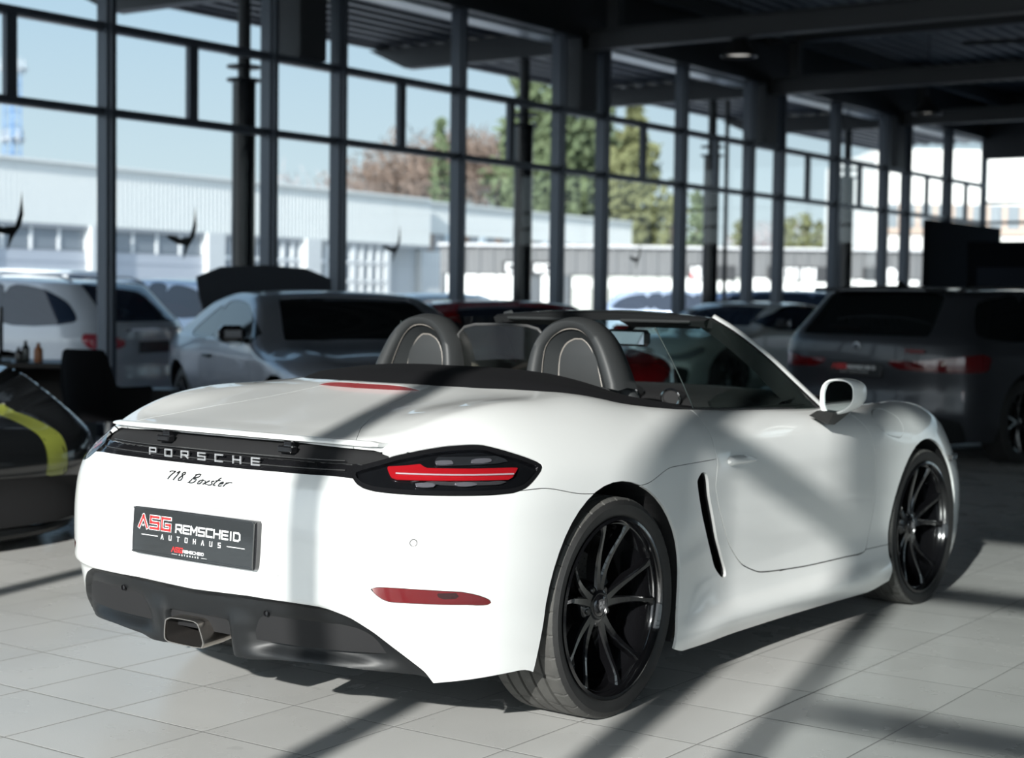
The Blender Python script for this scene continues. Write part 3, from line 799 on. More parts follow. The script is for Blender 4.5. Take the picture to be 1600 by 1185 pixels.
def stroke_word(mb, word, x0, z0, wd, hh, gap, t, f, mi=0, d=0.0015, outline=False):
    """flat bars with square section following the letter strokes; f(u,v,h)->xyz"""
    x = x0
    for ch in word:
        cw = wd*(.35 if ch == 'I' else 1.0)
        for st in STROKE.get(ch, []):
            for (a, b) in zip(st[:-1], st[1:]):
                p = Vector((x+a[0]*cw, z0+a[1]*hh)); q = Vector((x+b[0]*cw, z0+b[1]*hh)); e = (q-p)
                if e.length < 1e-6: continue
                e.normalize(); n_ = Vector((-e.y, e.x))
                for off in ((-t*.32, t*.32) if outline else (0,)):
                    tt = t*.2 if outline else t*.5
                    o = n_*off; pe = p-e*t*.5+o; qe = q+e*t*.5+o
                    mb.prism([tuple(pe-n_*tt), tuple(qe-n_*tt), tuple(qe+n_*tt), tuple(pe+n_*tt)], 0, d, f, mi)
        x += cw+gap
    return x

def build_roadster(loc, rz):
    car = empty('sports_car', loc, rz)
    tag(car, 'white two-seat open sports car with black wheels and small raised rear spoiler', 'car')
    B = box_skin(1.0)
    F = boxF
    # ---- bottom edge
    def bot(x, y, z):
        zb = pchip([-1.1, -.75, -.45, -.36, .30, .45, 1.9, 2.12, 2.8, 3.0, 3.4], [.21, .215, .225, .20, .17, .135, .125, .15, .15, .15, .17], x)
        return z-zb
    _, B = B.cut(G(B, bot))
    # ---- wheel openings
    ar = arch_field(B.V[:, 0], B.V[:, 2], 0, .362, .382, .435, .355)
    ar = np.where(B.V[:, 1] > .45, ar, .5); _, B = B.cut(ar)
    af = arch_field(B.V[:, 0], B.V[:, 2], 2.475, .350, .372, .365, .385)
    af = np.where(B.V[:, 1] > .45, af, .5); _, B = B.cut(af)
    # ---- lid / cockpit opening
    g = np.where(B.V[:, 2] > .70, poly_sd(OPEN, B.V[:, 0], B.V[:, 1]), .5); _, B = B.cut(g)
    # ---- tail lamp, light strip, diffuser, reflector, side vent
    gl = np.where(B.V[:, 0] < .15, poly_sd(LAMP, B.V[:, 0]+B.V[:, 1], B.V[:, 2]), .5)
    lamp, B = keep(B, gl, .0012)
    def inS(x, y, z): return np.where(x < -.66, poly_sd(STRIP, y, z), .5)
    strip, B = keep(B, G(B, inS), .001)
    gd = np.where(B.V[:, 0] < -.5, poly_sd(DIFF, B.V[:, 1], B.V[:, 2]), .5)
    diff, B = keep(B, gd, .001)
    gr = np.where(B.V[:, 0] < -.3, poly_sd(REFL, B.V[:, 0]+B.V[:, 1], B.V[:, 2]), .5)
    refl, B = keep(B, gr, .0008)
    gv = np.where((B.V[:, 0] > .3) & (B.V[:, 0] < 1.1) & (B.V[:, 1] > .6), poly_sd(VENT, B.V[:, 0], B.V[:, 2]), .5)
    _, B = B.cut(gv)
    # ---- door
    gd = np.where(B.V[:, 1] > .60, poly_sd(DOOR, B.V[:, 0], B.V[:, 2]), .5)
    door, B = keep(B, gd, .0022)
    # ---- fuel flap (only the right wing has one; split on both, rejoined on the left)
    front, rear = keep(B, 1.2-B.V[:, 0], .0)          # front / rear halves meet inside the door cut
    # sill below the door
    gs = np.where((rear.V[:, 0] > -5), rear.V[:, 2]-pchip([-2, .3, 2.5], [-1, -1, -1], rear.V[:, 0]), 0)
    # rear bumper / quarter
    def bump(x, y, z):
        s = x+y
        zl = np.where(s < .30, .87, pchip([-2, .47, .70, 1.1], [.755, .755, .722, .70], s))
        return z-zl
    gb = np.where(rear.V[:, 0] < .1, G(rear, bump), .5)
    bumper, quarter = keep(rear, gb, .0012)
    # engine lid between the fender ridges
    LID = smooth_poly([(-.97, -.4), (-.97, .50), (-.80, .50), (-.65, .40), (-.45, .30), (-.22, .215), (-.12, .165), (-.08, .10), (-.08, -.4)], 5)
    gq = np.where(quarter.V[:, 2] > .82, poly_sd(LID, quarter.V[:, 0], quarter.V[:, 1]), .5)
    lid, quarter = keep(quarter, gq, .0010)
    # side upper seam above the vent
    def up(x, y, z): return z-pchip([-.5, .16, .35, .66], [.70, .722, .762, .765], x)
    gu = np.where((quarter.V[:, 0] > .12) & (quarter.V[:, 2] > 0), G(quarter, up), .5)
    low, quarter = keep(quarter, gu, .0010)
    # sill / front wing split
    def sl(x, y, z): return z-.302
    wing_low, wing = keep(front, np.where(front.V[:, 0] < 2.2, G(front, sl), front.V[:, 0]*0+.5), .0012)
    hood_l = smooth_poly([(1.5, -.3), (1.9, .62), (2.1, .68), (2.4, .60), (2.8, .55), (3.1, .45), (3.2, .2), (3.22, -.3)], 5)
    gh = np.where(wing.V[:, 2] > .5, poly_sd(hood_l, wing.V[:, 0], wing.V[:, 1]), .5)
    hood, wing = keep(wing, gh, .0012)
    shell('engine_lid', both(lid), F, PAINT_WHITE, car)
    for q_ in (quarter, quarter.mirror()): shell('rear_quarter_panel', q_, F, PAINT_WHITE, car)
    shell('rear_bumper', both(bumper), F, PAINT_WHITE, car, .010)
    for q_ in (low, low.mirror()): shell('side_panel', q_, F, PAINT_WHITE, car, .010)
    for q_ in (wing_low, wing_low.mirror()): shell('side_sill', q_, F, PAINT_WHITE, car, .010)
    shell('bonnet', both(hood), F, PAINT_WHITE, car)
    gf = np.where(wing.V[:, 1] > .5, poly_sd(FILL, wing.V[:, 0], wing.V[:, 2]), .5)
    fl, wing_r = keep(wing, gf, .0012)
    shell('front_wing', wing_r.mirror(), F, PAINT_WHITE, car, .010)
    shell('front_wing', wing, F, PAINT_WHITE, car, .010)
    shell('fuel_flap', fl.mirror(), F, PAINT_WHITE, car)
    for sd_ in (door, door.mirror()):
        shell('door', sd_, F, PAINT_WHITE, car, .012)
    # front side marker where the wing meets the front bumper
    mk_ = MB()
    for s_ in (-1,):
        mk_.box((2.812, s_*.854, .617), (.105, .024, .030), bev=.006, rz=.17)
    mk_.build('side_marker', mat('smoked side marker', (.05, .05, .05), .15, 0, 1), car)
    # ---- dark cores under the gaps
    core, _ = Skin(box_skin(.35).V, box_skin(.35).F), None
    cg = np.where(core.V[:, 1] > .40, np.minimum(arch_field(core.V[:, 0], core.V[:, 2], 0, .362, .40, .46, .38), arch_field(core.V[:, 0], core.V[:, 2], 2.475, .35, .39, .40, .40)), .5)
    _, core = core.cut(cg)
    g = np.where(core.V[:, 2] > .70, poly_sd(OPEN, core.V[:, 0], core.V[:, 1])-.03, .5); _, core = core.cut(g)
    _, core = core.cut(core.V[:, 2]-np.where(core.V[:, 0] < -.30, .30, .17))
    _, core = core.cut(np.where(core.V[:, 1] > .6, poly_sd(VENT, core.V[:, 0], core.V[:, 2])-.004, .5))
    gl = np.where(core.V[:, 0] < .15, poly_sd(LAMP, core.V[:, 0]+core.V[:, 1], core.V[:, 2])+.004, .5)
    core2, core = core.cut(gl)
    shell('inner_structure', both(core), F, DEEP_BLACK, car, .004, -.016)
    # ---- arch liners
    for cx, cz, r, fr, bk in ((0, .362, .386, .35, .44), (2.475, .35, .376, .38, .36)):
        for s_ in (-1, 1):
            m = MB(); V = []; n = 30
            pts = [(cx+fr, .18)]+[(cx+r*math.cos(a), cz+r*math.sin(a)) for a in np.linspace(-.1, math.pi+.1, n)]+[(cx-bk+.03, .24)]
            for (x, z) in pts:
                yo = min(.895, float(cast(F, np.array([[x, 0, z]]), np.array([[0, 1., 0]]), 1.2)[0][1])-.008)
                V.append((x, s_*yo, z)); V.append((x, s_*(yo-.045), z)); V.append((x, s_*.50, z+0.0))
            Fc = []
            for i in range(len(pts)-1):
                for q in range(2): Fc.append((i*3+q, i*3+q+1, i*3+q+4, i*3+q+3))
            m.add(V, Fc)
            # inner wall
            ring = [i*3+2 for i in range(len(pts))]; m.add([V[i] for i in ring], [tuple(range(len(ring)))])
            mk('wheel_arch_liner', m.V, m.F, DEEP_BLACK, car, False)
    # ---- floor pan
    fp = MB(); fp.box((1.24, 0, .185), (1.75, 1.60, .05)); fp.box((-.55, 0, .30), (.40, .9, .06)); fp.box((2.475, 0, .25), (.9, 1.0, .06)); fp.box((0, 0, .30), (.9, 1.0, .1)); fp.box((3.0,0,.2),(.6,1.2,.05))
    fp.build('floor_pan', DEEP_BLACK, car)
    # ---- spoiler blade
    m = MB(); V = []; ny = 41
    sec = [(-.004, .002), (.002, .009), (.018, .010), (.05, .006), (.115, .000), (.115, -.010), (.05, -.010), (.010, -.008), (-.002, -.004)]
    for i in range(ny):
        y = -.575+1.15*i/(ny-1); a = abs(y)/.575
        x0 = -.868+.095*a**2.4; z0 = .896-.010*a**2; tp = 1-.45*max(0, (a-.96)/.04)
        for (dx, dz) in sec: V.append((x0+dx, y, z0+dz*tp))
    k = len(sec); Fc = []
    for i in range(ny-1):
        for q in range(k): Fc.append((i*k+q, i*k+(q+1) % k, (i+1)*k+(q+1) % k, (i+1)*k+q))
    Fc.append(tuple(range(k))); Fc.append(tuple((ny-1)*k+q for q in range(k))[::-1])
    mk('rear_spoiler', V, Fc, PAINT_WHITE, car, True, 50)
    # ---- black strip under the spoiler
    st = shell('light_strip', both(strip), F, GLOSS_BLACK, car, .004, 0, disp=G(both(strip), lambda x, y, z: -.020*sstep(.838, .850, z)-.006))
    m = MB()
    for y0, y1, zz, dd in ((-.50, .50, .842, 0), (-.52, .52, .818, 0)):
        V = []; N = 30
        P = []
        for i in range(N+1):
            y = y0+(y1-y0)*i/N
            x = float(cast(F, np.array([[-.3, abs(y)*1.0, zz]]), np.array([[-1., 0, 0]]), 1.0)[0][0]); P.append((x+.004, y, zz))
        m.tube(P, .0022, 6)
    m.build('strip_rib', mat('satin black rib', (.03, .03, .03), .2, 0, .5), st, True)
    for yy in (-.30, .215):
        m = MB(); x = float(cast(F, np.array([[-.3, abs(yy), .85]]), np.array([[-1., 0, 0]]), 1.0)[0][0])
        m.box((x+.012, yy, .864), (.03, .055, .020), bev=.004); m.box((x+.02, yy, .878), (.02, .03, .02), bev=.003)
        m.build('spoiler_hinge', GLOSS_BLACK, car, True)
    # chrome letters
    gy_ = np.linspace(0, .60, 61); gz_ = np.linspace(.45, .90, 91); A_, B_ = np.meshgrid(gy_, gz_, indexing='ij')
    O_ = np.stack([np.full(A_.size, -.3), A_.ravel(), B_.ravel()], 1); RX = cast(F, O_, np.tile([-1., 0, 0], (len(O_), 1)), 1.0)[:, 0].reshape(A_.shape)
    def onrear(u, v, h_):           # u to the right seen from behind
        y = -u; a = min(abs(y)/.01, 59.999); b = min(max((v-.45)/.005, 0), 89.999); i, j = int(a), int(b); a -= i; b -= j
        x = RX[i, j]*(1-a)*(1-b)+RX[i+1, j]*a*(1-b)+RX[i, j+1]*(1-a)*b+RX[i+1, j+1]*a*b; return (x-.002-h_, y, v)
    for i, ch in enumerate('PORSCHE'):
        m = MB(); stroke_word(m, ch, -.240+i*.0745, .816, .0300, .0195, 0, .0042, lambda u, v, h_: (onrear(u, .822, h_)[0], -u, v), 0, .004, outline=True)
        m.build('chrome_letter', mat('silver lettering', (.55, .55, .56), .25, .6), st)
    # script on the bumper
    SCR = {'7': [[(-.25, .80), (-.2, .95), (.62, 1.0)], [(.62, 1.0), (.2, .45), (.05, 0)]], '1': [[(.05, .8), (.42, 1), (.12, 0)]], '8': [[(.62, .85), (.35, 1), (.12, .8), (.45, .5), (.5, .2), (.2, 0), (0, .2), (.2, .5), (.62, .85)]],
      'B': [[(.1, .95), (-.15, 0)], [(-.1, .95), (.55, 1.05), (.6, .75), (.15, .52), (.55, .45), (.45, .08), (-.3, 0)]], 'o': [[(.4, .45), (.1, .35), (.05, .05), (.35, .05), (.45, .35), (.3, .5), (.7, .4)]],
      'x': [[(0, .45), (.3, .1), (.55, .05)], [(.6, .5), (.0, 0)]], 's': [[(.45, .5), (.15, .38), (.4, .15), (.1, 0), (-.2, .05)]], 't': [[(.35, .95), (.05, .1), (.4, .05)], [(-.05, .55), (.6, .62)]],
      'e': [[(.05, .25), (.4, .35), (.3, .5), (.05, .3), (.1, .02), (.5, .1)]], 'r': [[(.1, .5), (0, 0)], [(.05, .3), (.35, .5), (.8, .52)]]}
    m = MB()
    def script(word, x, z, w_, hh, adv, slant):
        for ch in word:
            for st_ in SCR[ch]:
                C_ = open_curve([(a, b, 0) for a, b in st_], 5) if len(st_) > 2 else np.array([(a, b, 0) for a, b in st_])
                L_ = []; R_ = []
                for i in range(len(C_)):
                    t_ = C_[min(i+1, len(C_)-1)]-C_[max(i-1, 0)]; t_ = t_/(np.linalg.norm(t_)+1e-9); wd = .0015+.0010*abs(t_[1])
                    u = x+C_[i][0]*w_+C_[i][1]*hh*slant; v = z+C_[i][1]*hh
                    L_.append(onrear(u-wd*t_[1], v+wd*t_[0], .0002)); R_.append(onrear(u+wd*t_[1], v-wd*t_[0], .0002))
                n = len(L_); m.add(L_+R_, [(i, i+1, n+i+1, n+i) for i in range(n-1)])
            x += adv[ch] if isinstance(adv, dict) else adv
    script('718', -.108, .7515, .026, .026, .0235, .45)
    script('Boxster', -.008, .7490, .030, .026, {'B': .032, 'o': .024, 'x': .024, 's': .018, 't': .022, 'e': .022, 'r': .02}, .75)
    mk('script_lettering', m.V, m.F, BLACK_INK, car, False)
    # ---- tail lamps
    for side in (0, 1):
        L = lamp if side == 0 else lamp.mirror()
        s_ = L.V[:, 0]+np.abs(L.V[:, 1]); sd_ = poly_sd(LAMP, s_, L.V[:, 2])
        inn, ring = L.cut(sd_+.013)
        root = shell('tail_lamp', ring, F, GLOSS_BLACK, car, .012, 0)
        dome = np.clip(-poly_sd(LAMP, inn.V[:, 0]+np.abs(inn.V[:, 1]), inn.V[:, 2])-.012, 0, .03)
        shell('lamp_lens', inn, F, LENS_CLEAR, root, .0025, 0.0)
        SH = lambda d: (.30*d, -.30*d, 0)
        shell('lamp_housing', inn, F, mat('black lamp housing', (.012, .013, .014), .22, 0, .3), root, .003, -.011, shift=SH(.010))
        def sub(P, name, m_, off, th=.004, par=root, src=inn):
            g_ = poly_sd(P, src.V[:, 0]+np.abs(src.V[:, 1]), src.V[:, 2]); a, _ = src.cut(g_)
            if a.F: return shell(name, a, F, m_, par, min(th, .004), off*.25-.0035)
        # red three-dimensional bar with pale stripe
        sub([(-.17, .835), (-.10, .838), (-.03, .842), (-.02, .832), (.39, .822), (.352, .790), (.10, .797), (-.15, .803)], 'red_light_bar', RED_BRIGHT, -.012, .010)
        ph = np.linspace(math.pi*.52, math.pi*.98, 160); O_ = np.tile([-.25, .30, 0.], (160, 1)); mm_ = MB(); P_ = []
        for s0_ in np.linspace(-.135, .36, 26):
            z_ = .8165-.013*(s0_+.14)/.5; O_[:, 2] = z_
            H_ = cast(F, O_, np.stack([np.cos(ph), np.sin(ph), 0*ph], 1), 1.2); ss_ = H_[:, 0]+H_[:, 1]; k_ = int(np.argmin(np.abs(ss_-s0_)))
            q_ = H_[k_]; n_ = grad(F, q_[None])[0]; q_ = q_-n_*.0028; P_.append((q_[0], q_[1]*(1 if side == 0 else -1), q_[2]))
        mm_.tube(P_, .0026, 6); mm_.build('light_stripe', mat('pale stripe', (.62, .50, .52), .3), root, True)
        sub([(-.13, .802), (.35, .788), (.30, .779), (.10, .784), (.0, .790)], 'reflector_tray', mat('silver tray', (.30, .30, .30), .3, .7), -.020, .002)
        for (a, b, z0, z1) in ((.025, .115, .849, .842), (.175, .280, .851, .842), (-.065, .032, .792, .783), (.10, .20, .7905, .782)):
            c = (a+b)/2; zm = (z0+z1)/2
            sub(smooth_poly([(a, zm+.003), (c, z0+.001), (b-.01, zm+.003), (b, zm-.004), (c, z1-.003), (a+.01, zm-.004)], 3), 'led_lens', mat('clear led optic', (.60, .60, .62), .12, .6), -.008, .006)
        sub([(.03, .862), (.30, .858), (.36, .842), (.30, .838), (.03, .838)], 'upper_tray', mat('dark grey tray', (.045, .05, .052), .35), -.024, .002)
    # ---- reflectors
    for r_ in (refl, refl.mirror()):
        rr_ = shell('rear_reflector', r_, F, mat('deep red reflector', (.12, .005, .007), .10, 0, 1), car, .006, -.001)
        g_ = poly_sd([(.02, .484), (.11, .482), (.125, .466), (.04, .466)], r_.V[:, 0]+np.abs(r_.V[:, 1]), r_.V[:, 2])
        a, _ = r_.cut(g_)
        shell('reflector_insert', a, F, mat('dark red insert', (.03, .004, .004), .2, 0, 1), rr_, .001, .0004)
    # ---- diffuser
    D = both(diff)
    def dd(x, y, z):
        a = np.abs(y)
        lip = -.010*sstep(.0, .010, -poly_sd(DIFF, a, z)-.004)
        pocket = sstep(.15, .30, a)*sstep(.69, .54, a+ .35*(z-.3))
        gro = -.034*pocket*sstep(.405, .315, z)*sstep(.252, .290, z)
        bulge = .016*sstep(.12, .16, a)*sstep(.30, .20, a)*sstep(.40, .34, z)
        hole = -.10*sstep(.135, .105, a)*sstep(.352, .330, z)
        return lip+gro+bulge+hole
    D1, D = D.cut(D.V[:, 2]-pchip([0, .2, .45, .65, .8], [.248, .245, .255, .245, .22], np.abs(D.V[:, 1])))
    df = shell('rear_diffuser', D, F, MATT_BLACK, car, .008, 0, disp=G(D, dd))
    for yy in (-.289, .343):
        m = MB(); x = float(cast(F, np.array([[-.3, abs(yy), .391]]), np.array([[-1., 0, 0]]), 1.0)[0][0])
        m.lathe([(0, .002), (.007, .002), (.0085, -.003), (.0085, .012)], c=(x+.008, yy, .391), axis='X', n=16)
        m.build('parking_sensor', GLOSS_BLACK, df, True)
    for yy, zz in ((-.726, .627), (.726, .627)):
        m = MB(); 
        P0 = cast(F, np.array([[-.3, 0, zz]]), np.array([[-.55, .835*.87, 0]])/np.linalg.norm([.55, .835*.87]), 1.2)[0]
        o_ = np.array([-.795, .735, zz]); o_ = cast(F, np.array([[-.3, .25, zz]]), np.array([[-.72, .694, 0.]]), 1.2)[0]
        nrm = Vector(grad(F, o_[None])[0]); 
        V = []; u = Vector((0, 0, 1)); v = nrm.cross(u).normalized()
        for rr_, hh in ((.0084, .0003), (.0099, .0010), (.0114, .0003)):
            for k in range(24): a = 2*math.pi*k/24; V.append(Vector(o_)+u*rr_*math.cos(a)+v*rr_*math.sin(a)+nrm*hh)
        Fc = [(i*24+k, i*24+(k+1) % 24, (i+1)*24+(k+1) % 24, (i+1)*24+k) for i in range(2) for k in range(24)]
        if yy < 0: V = [Vector((p.x, -p.y, p.z)) for p in V]
        mk('sensor_ring', V, Fc, mat('grey sensor ring', (.10, .10, .10), .5), car)
    m = MB(); P = []
    for k in range(28):
        a = 2*math.pi*k/28; P.append(onrear(.342+.022*math.cos(a), .520+.024*math.sin(a), -.0014))
    m.tube(P, .0011, 5, closed=True); m.build('tow_eye_cover', mat('pale grey seam', (.45, .45, .45), .5), car)
    # ---- exhaust
    m = MB(); N = 6
    def tip(sc, x): 
        pts = [(-.082, .028), (-.060, .040), (.045, .042), (.066, .034), (.090, -.020), (.082, -.036), (-.070, -.036), (-.086, -.026)]
        pts = smooth_poly(pts, 4); return [(x, -p[0]*sc+.028*1.0, .296+p[1]*sc+.12*max(0, x+.93)) for p in pts]
    rings = [tip(.90, -.70), tip(1.0, -.88), tip(1.0, -.958), tip(.99, -.962), tip(.93, -.962), tip(.92, -.955), tip(.88, -.80)]
    n = len(rings[0]); V = [p for r in rings for p in r]
    Fc = [(i*n+k, i*n+(k+1) % n, (i+1)*n+(k+1) % n, (i+1)*n+k) for i in range(len(rings)-1) for k in range(n)]
    fm = [0 if i < 5 else 1 for i in range(len(rings)-1) for k in range(n)]
    Fc.append(tuple((len(rings)-1)*n+k for k in range(n))); fm.append(1)
    V = [(x, y-.028*0, z) for x, y, z in V]
    mk('exhaust_tip', V, Fc, [EXH_STEEL, SOOT], car, True, 50, fm)
    # ---- number plate and carrier
    px = -.955
    pl = MB(); tilt = .06
    def fpl(u, v, h_): return (px-h_+v*tilt, -u-.005, .588+v)
    rr_ = smooth_poly([(-.262, -.071), (-.268, -.06), (-.268, .06), (-.262, .070), (.262, .070), (.268, .06), (.268, -.06), (.262, -.071)], 3)
    pl.prism(rr_, -.030, 0, fpl)
    plate = pl.build('number_plate', mat('black plate carrier', (.018, .018, .02), .25, 0, .6), car, True, 40)
    q = MB(); q.prism([(-.258, -.064), (-.258, .064), (.258, .064), (.258, -.064)], 0, .003, fpl); q.prism([(-.262, -.068), (-.262, -.0635), (.262, -.0635), (.262, -.068)], .0, .007, fpl)
    q.prism([(-.264, .064), (-.264, .069), (.264, .069), (.264, .064)], .0, .006, fpl)
    q.prism([(.256, -.066), (.256, .068), (.263, .066), (.263, -.064)], .0, .010, fpl)
    q.build('plate_face', mat('anthracite plate film', (.020, .022, .023), .22, 0, .8), plate)
    t = MB()
    F3 = lambda u, v, h_: fpl(u, v, .0032+h_)
    stroke_word(t, 'ASG', -.236, .010, .036, .034, .0155, .0115, F3, 1, .0006)
    stroke_word(t, 'ASG', -.236, .010, .036, .034, .0155, .0075, lambda u, v, h_: fpl(u, v, .0040+h_), 0, .0004)
    stroke_word(t, 'REMSCHEID', -.071, .008, .0245, .022, .0085, .0052, F3, 1, .0006)
    for i, ch in enumerate('AUTOHAUS'):
        stroke_word(t, ch, -.135+i*.0355, -.019, .0095, .013, 0, .0026, F3, 1, .0006)
    for a, b in ((-.224, -.150), (.150, .224)):
        t.prism([(a, -.0135), (a, -.0115), (b, -.0115), (b, -.0135)], 0, .0006, F3, 1)
    t.prism([(-.2215, .0125), (-.2215, .0185), (-.2145, .0185), (-.2145, .0125)], 0, .0006, F3, 1)
    # small repeat on the lower strip
    stroke_word(t, 'ASG', -.085, -.051, .0135, .0125, .0032, .0036, F3, 0, .0006)
    stroke_word(t, 'REMSCHEID', -.036, -.0505, .0082, .0075, .0026, .0019, F3, 1, .0006)
    for i, ch in enumerate('AUTOHAUS'):
        stroke_word(t, ch, -.052+i*.0115, -.0605, .0036, .0042, 0, .0010, F3, 1, .0006)
    for a, b in ((-.085, -.060), (.045, .068)):
        t.prism([(a, -.0590), (a, -.0582), (b, -.0582), (b, -.0590)], 0, .0006, F3, 1)
    t.build('plate_lettering', [RED_INK, WHITE_INK], plate)
    # ---- third brake light
    V = []; ys = np.linspace(-.225, .225, 31)
    for y in ys:
        a = abs(y)/.225; xx = -.195+.020*a**2; hh = .016*(1-a**4)+.0005
        z0 = float(table2(TX, TY, TT, np.array([xx]), np.array([abs(y)]))[0]); z1 = float(table2(TX, TY, TT, np.array([xx+.11]), np.array([abs(y)]))[0])
        V += [(xx, y, z0-.006), (xx, y, z0+hh), (xx+.006, y, z0+hh+.0025), (xx+.11, y, z1-.002)]
    mk('brake_light', [V[i*4+q_] for i in range(len(ys)) for q_ in (0, 1)], [(i*2, i*2+2, i*2+3, i*2+1) for i in range(len(ys)-1)], mat('dark red brake light', (.10, .004, .004), .25, 0, .2), car, True)
    mk('brake_light_hood', [V[i*4+q_] for i in range(len(ys)) for q_ in (1, 2, 3)], [(i*3+q_, i*3+3+q_, i*3+4+q_, i*3+1+q_) for i in range(len(ys)-1) for q_ in range(2)], PAINT_WHITE, car, True, 60)
    # ---- side intake
    for s_ in (-1, 1):
        m = MB(); P = VENT[::1]; V = []
        for (x, z) in P:
            y = float(cast(F, np.array([[x, 0, z]]), np.array([[0, 1., 0]]), 1.2)[0][1])
            cx_, cz_ = .645, .53; 
            V.append((x, s_*(y-.001), z)); V.append((x+.004, s_*(y-.018), z)); V.append((x+(.06), s_*(y-.085), z))
        n = len(P); Fc = []
        for i in range(n):
            for q_ in range(2): Fc.append((i*3+q_, i*3+q_+1, ((i+1) % n)*3+q_+1, ((i+1) % n)*3+q_))
        Fc.append(tuple(i*3+2 for i in range(n)))
        iv = mk('side_intake', V, Fc, MATT_BLACK, car, True, 40)
    # ---- door handles
    for s_ in (-1, 1):
        m = MB(); V = []; N = 14; 
        for i in range(N+1):
            t_ = i/N; x = .745+.215*t_; zc = .748+.004*math.sin(math.pi*t_)-.008*t_; hh = .0165*(1-.55*max(0, t_-.55)/.45)*(1 if 0 < i < N else .35)
            y = float(cast(F, np.array([[x, 0, zc]]), np.array([[0, 1., 0]]), 1.2)[0][1]); o_ = .027*math.sin(math.pi*min(1, .12+t_*.80))**.6
            for k in range(8):
                a = math.pi*k/7-math.pi/2
                V.append((x, s_*(y-.002+o_*math.cos(a)), zc+hh*math.sin(a)))
        Fc = [(i*8+k, i*8+k+1, (i+1)*8+k+1, (i+1)*8+k) for i in range(N) for k in range(7)]
        Fc.append(tuple(range(8))); Fc.append(tuple(N*8+k for k in range(8)))
        mk('door_handle', V, Fc, PAINT_WHITE, car, True, 60)
    # ---- soft-top lid (black), from the body edge up over and down behind the roll bars
    outer = open_curve([(-.108, 0, 1.018), (-.098, .20, 1.014), (-.052, .40, 1.004), (.048, .547, .994), (.15, .615, .986), (.35, .671, .962), (.60, .706, .933), (.76, .717, .918)], 5)
    ridge = open_curve([(.17, 0, 1.068), (.18, .20, 1.066), (.20, .36, 1.056), (.25, .47, 1.040), (.33, .545, 1.018), (.45, .60, .985), (.62, .655, .950), (.76, .69, .926)], 5)
    inner = open_curve([(.46, 0, 1.040), (.46, .20, 1.040), (.46, .36, 1.030), (.47, .46, 1.010), (.50, .52, .985), (.55, .57, .955), (.66, .63, .925), (.76, .665, .910)], 5)
    V = []; Fc = []; K = 10
    for i in range(len(outer)):
        a, b, c = outer[i], ridge[i], inner[i]
        for k in range(K+1):
            t_ = k/K
            # quadratic through the three
            l0 = 2*(t_-.5)*(t_-1); l1 = -4*t_*(t_-1); l2 = 2*t_*(t_-.5)
            p = a*l0+b*l1+c*l2; V.append((p[0], p[1], p[2]+(.010*math.sin(math.pi*min(1, t_*3)) if t_ < .34 else 0)))
        V.append((c[0]+.01, c[1], c[2]-.25)); 
    kk = K+2
    for i in range(len(outer)-1):
        for k in range(kk-1): Fc.append((i*kk+k, (i+1)*kk+k, (i+1)*kk+k+1, i*kk+k+1))
    sk = both(Skin(np.array(V), Fc))
    mk('soft_top_lid', sk.V, sk.F, FABRIC_BLACK, car, True, 60)
    # window sill trim along the door tops
    for s_ in (-1, 1):
        P = [(x, s_*(y-.004), float(table2(TX, TY, TT, np.array([x]), np.array([y]))[0])-.002) for x, y in ((.62, .703), (.75, .714), (1.1, .722), (1.5, .716), (1.735, .698))]
        P = open_curve(P, 4); m = MB(); V = []
        for p in P: V += [(p[0], p[1]+s_*.006, p[2]-.006), (p[0], p[1]+s_*.004, p[2]+.008), (p[0], p[1]-s_*.020, p[2]+.010), (p[0], p[1]-s_*.030, p[2]-.02)]
        Fc = [(i*4+k, i*4+(k+1) % 4, (i+1)*4+(k+1) % 4, (i+1)*4+k) for i in range(len(P)-1) for k in range(4)]
        mk('window_seal', V, Fc, TRIM, car, True, 40)
    # ---- cockpit tub
    m = MB()
    m.box((1.1, 0, .30), (1.5, 1.36, .04)); m.box((.47, 0, .62), (.05, 1.30, .70))
    for s_ in (-1, 1): m.box((1.15, s_*.672, .60), (1.35, .03, .60)); m.box((1.15, s_*.655, .88), (1.30, .06, .05), bev=.015)
    m.box((1.2, 0, .40), (1.2, .22, .26), bev=.04)
    m.box((1.83, 0, .55), (.08, 1.3, .6))
    m.build('cockpit_tub', TRIM, car)
    # dashboard
    P = [(1.40, .78), (1.36, .84), (1.40, .885), (1.50, .915), (1.66, .930), (1.85, .925), (1.98, .90), (1.98, .70), (1.55, .60)]
    m = MB(); V = []; ny = 13
    for i in range(ny):
        y = -.67+1.34*i/(ny-1); cr_ = .02*(1-(y/.67)**2)
        for (x, z) in P: V.append((x+.0+.05*(1-(y/.67)**2)*(x > 1.7), y, z+cr_*(z > .8)))
    k = len(P); Fc = [(i*k+q_, i*k+(q_+1) % k, (i+1)*k+(q_+1) % k, (i+1)*k+q_) for i in range(ny-1) for q_ in range(k)]
    dsh = mk('dashboard', V, Fc, TRIM, car, True, 35)
    for (x, y, z) in ((1.365, -.045, .925), (1.365, -.245, .915)):
        P = [(x, y+.042*math.cos(a), z+.036*math.sin(a)) for a in np.linspace(0, 2*math.pi, 29)[:-1]]
        m = MB(); m.tube(P, .004, 8, closed=True); m.lathe([(.0, -.004), (.036, -.004), (.038, .01), (.03, .06)], c=(x+.01, y, z), axis='X', n=28, mi=1)
        m.build('dash_vent', [CHROME, TRIM], dsh, True)
    m = MB(); m.box((1.50, .37, .955), (.18, .34, .06), bev=.03); m.build('instrument_hood', TRIM, dsh, True)
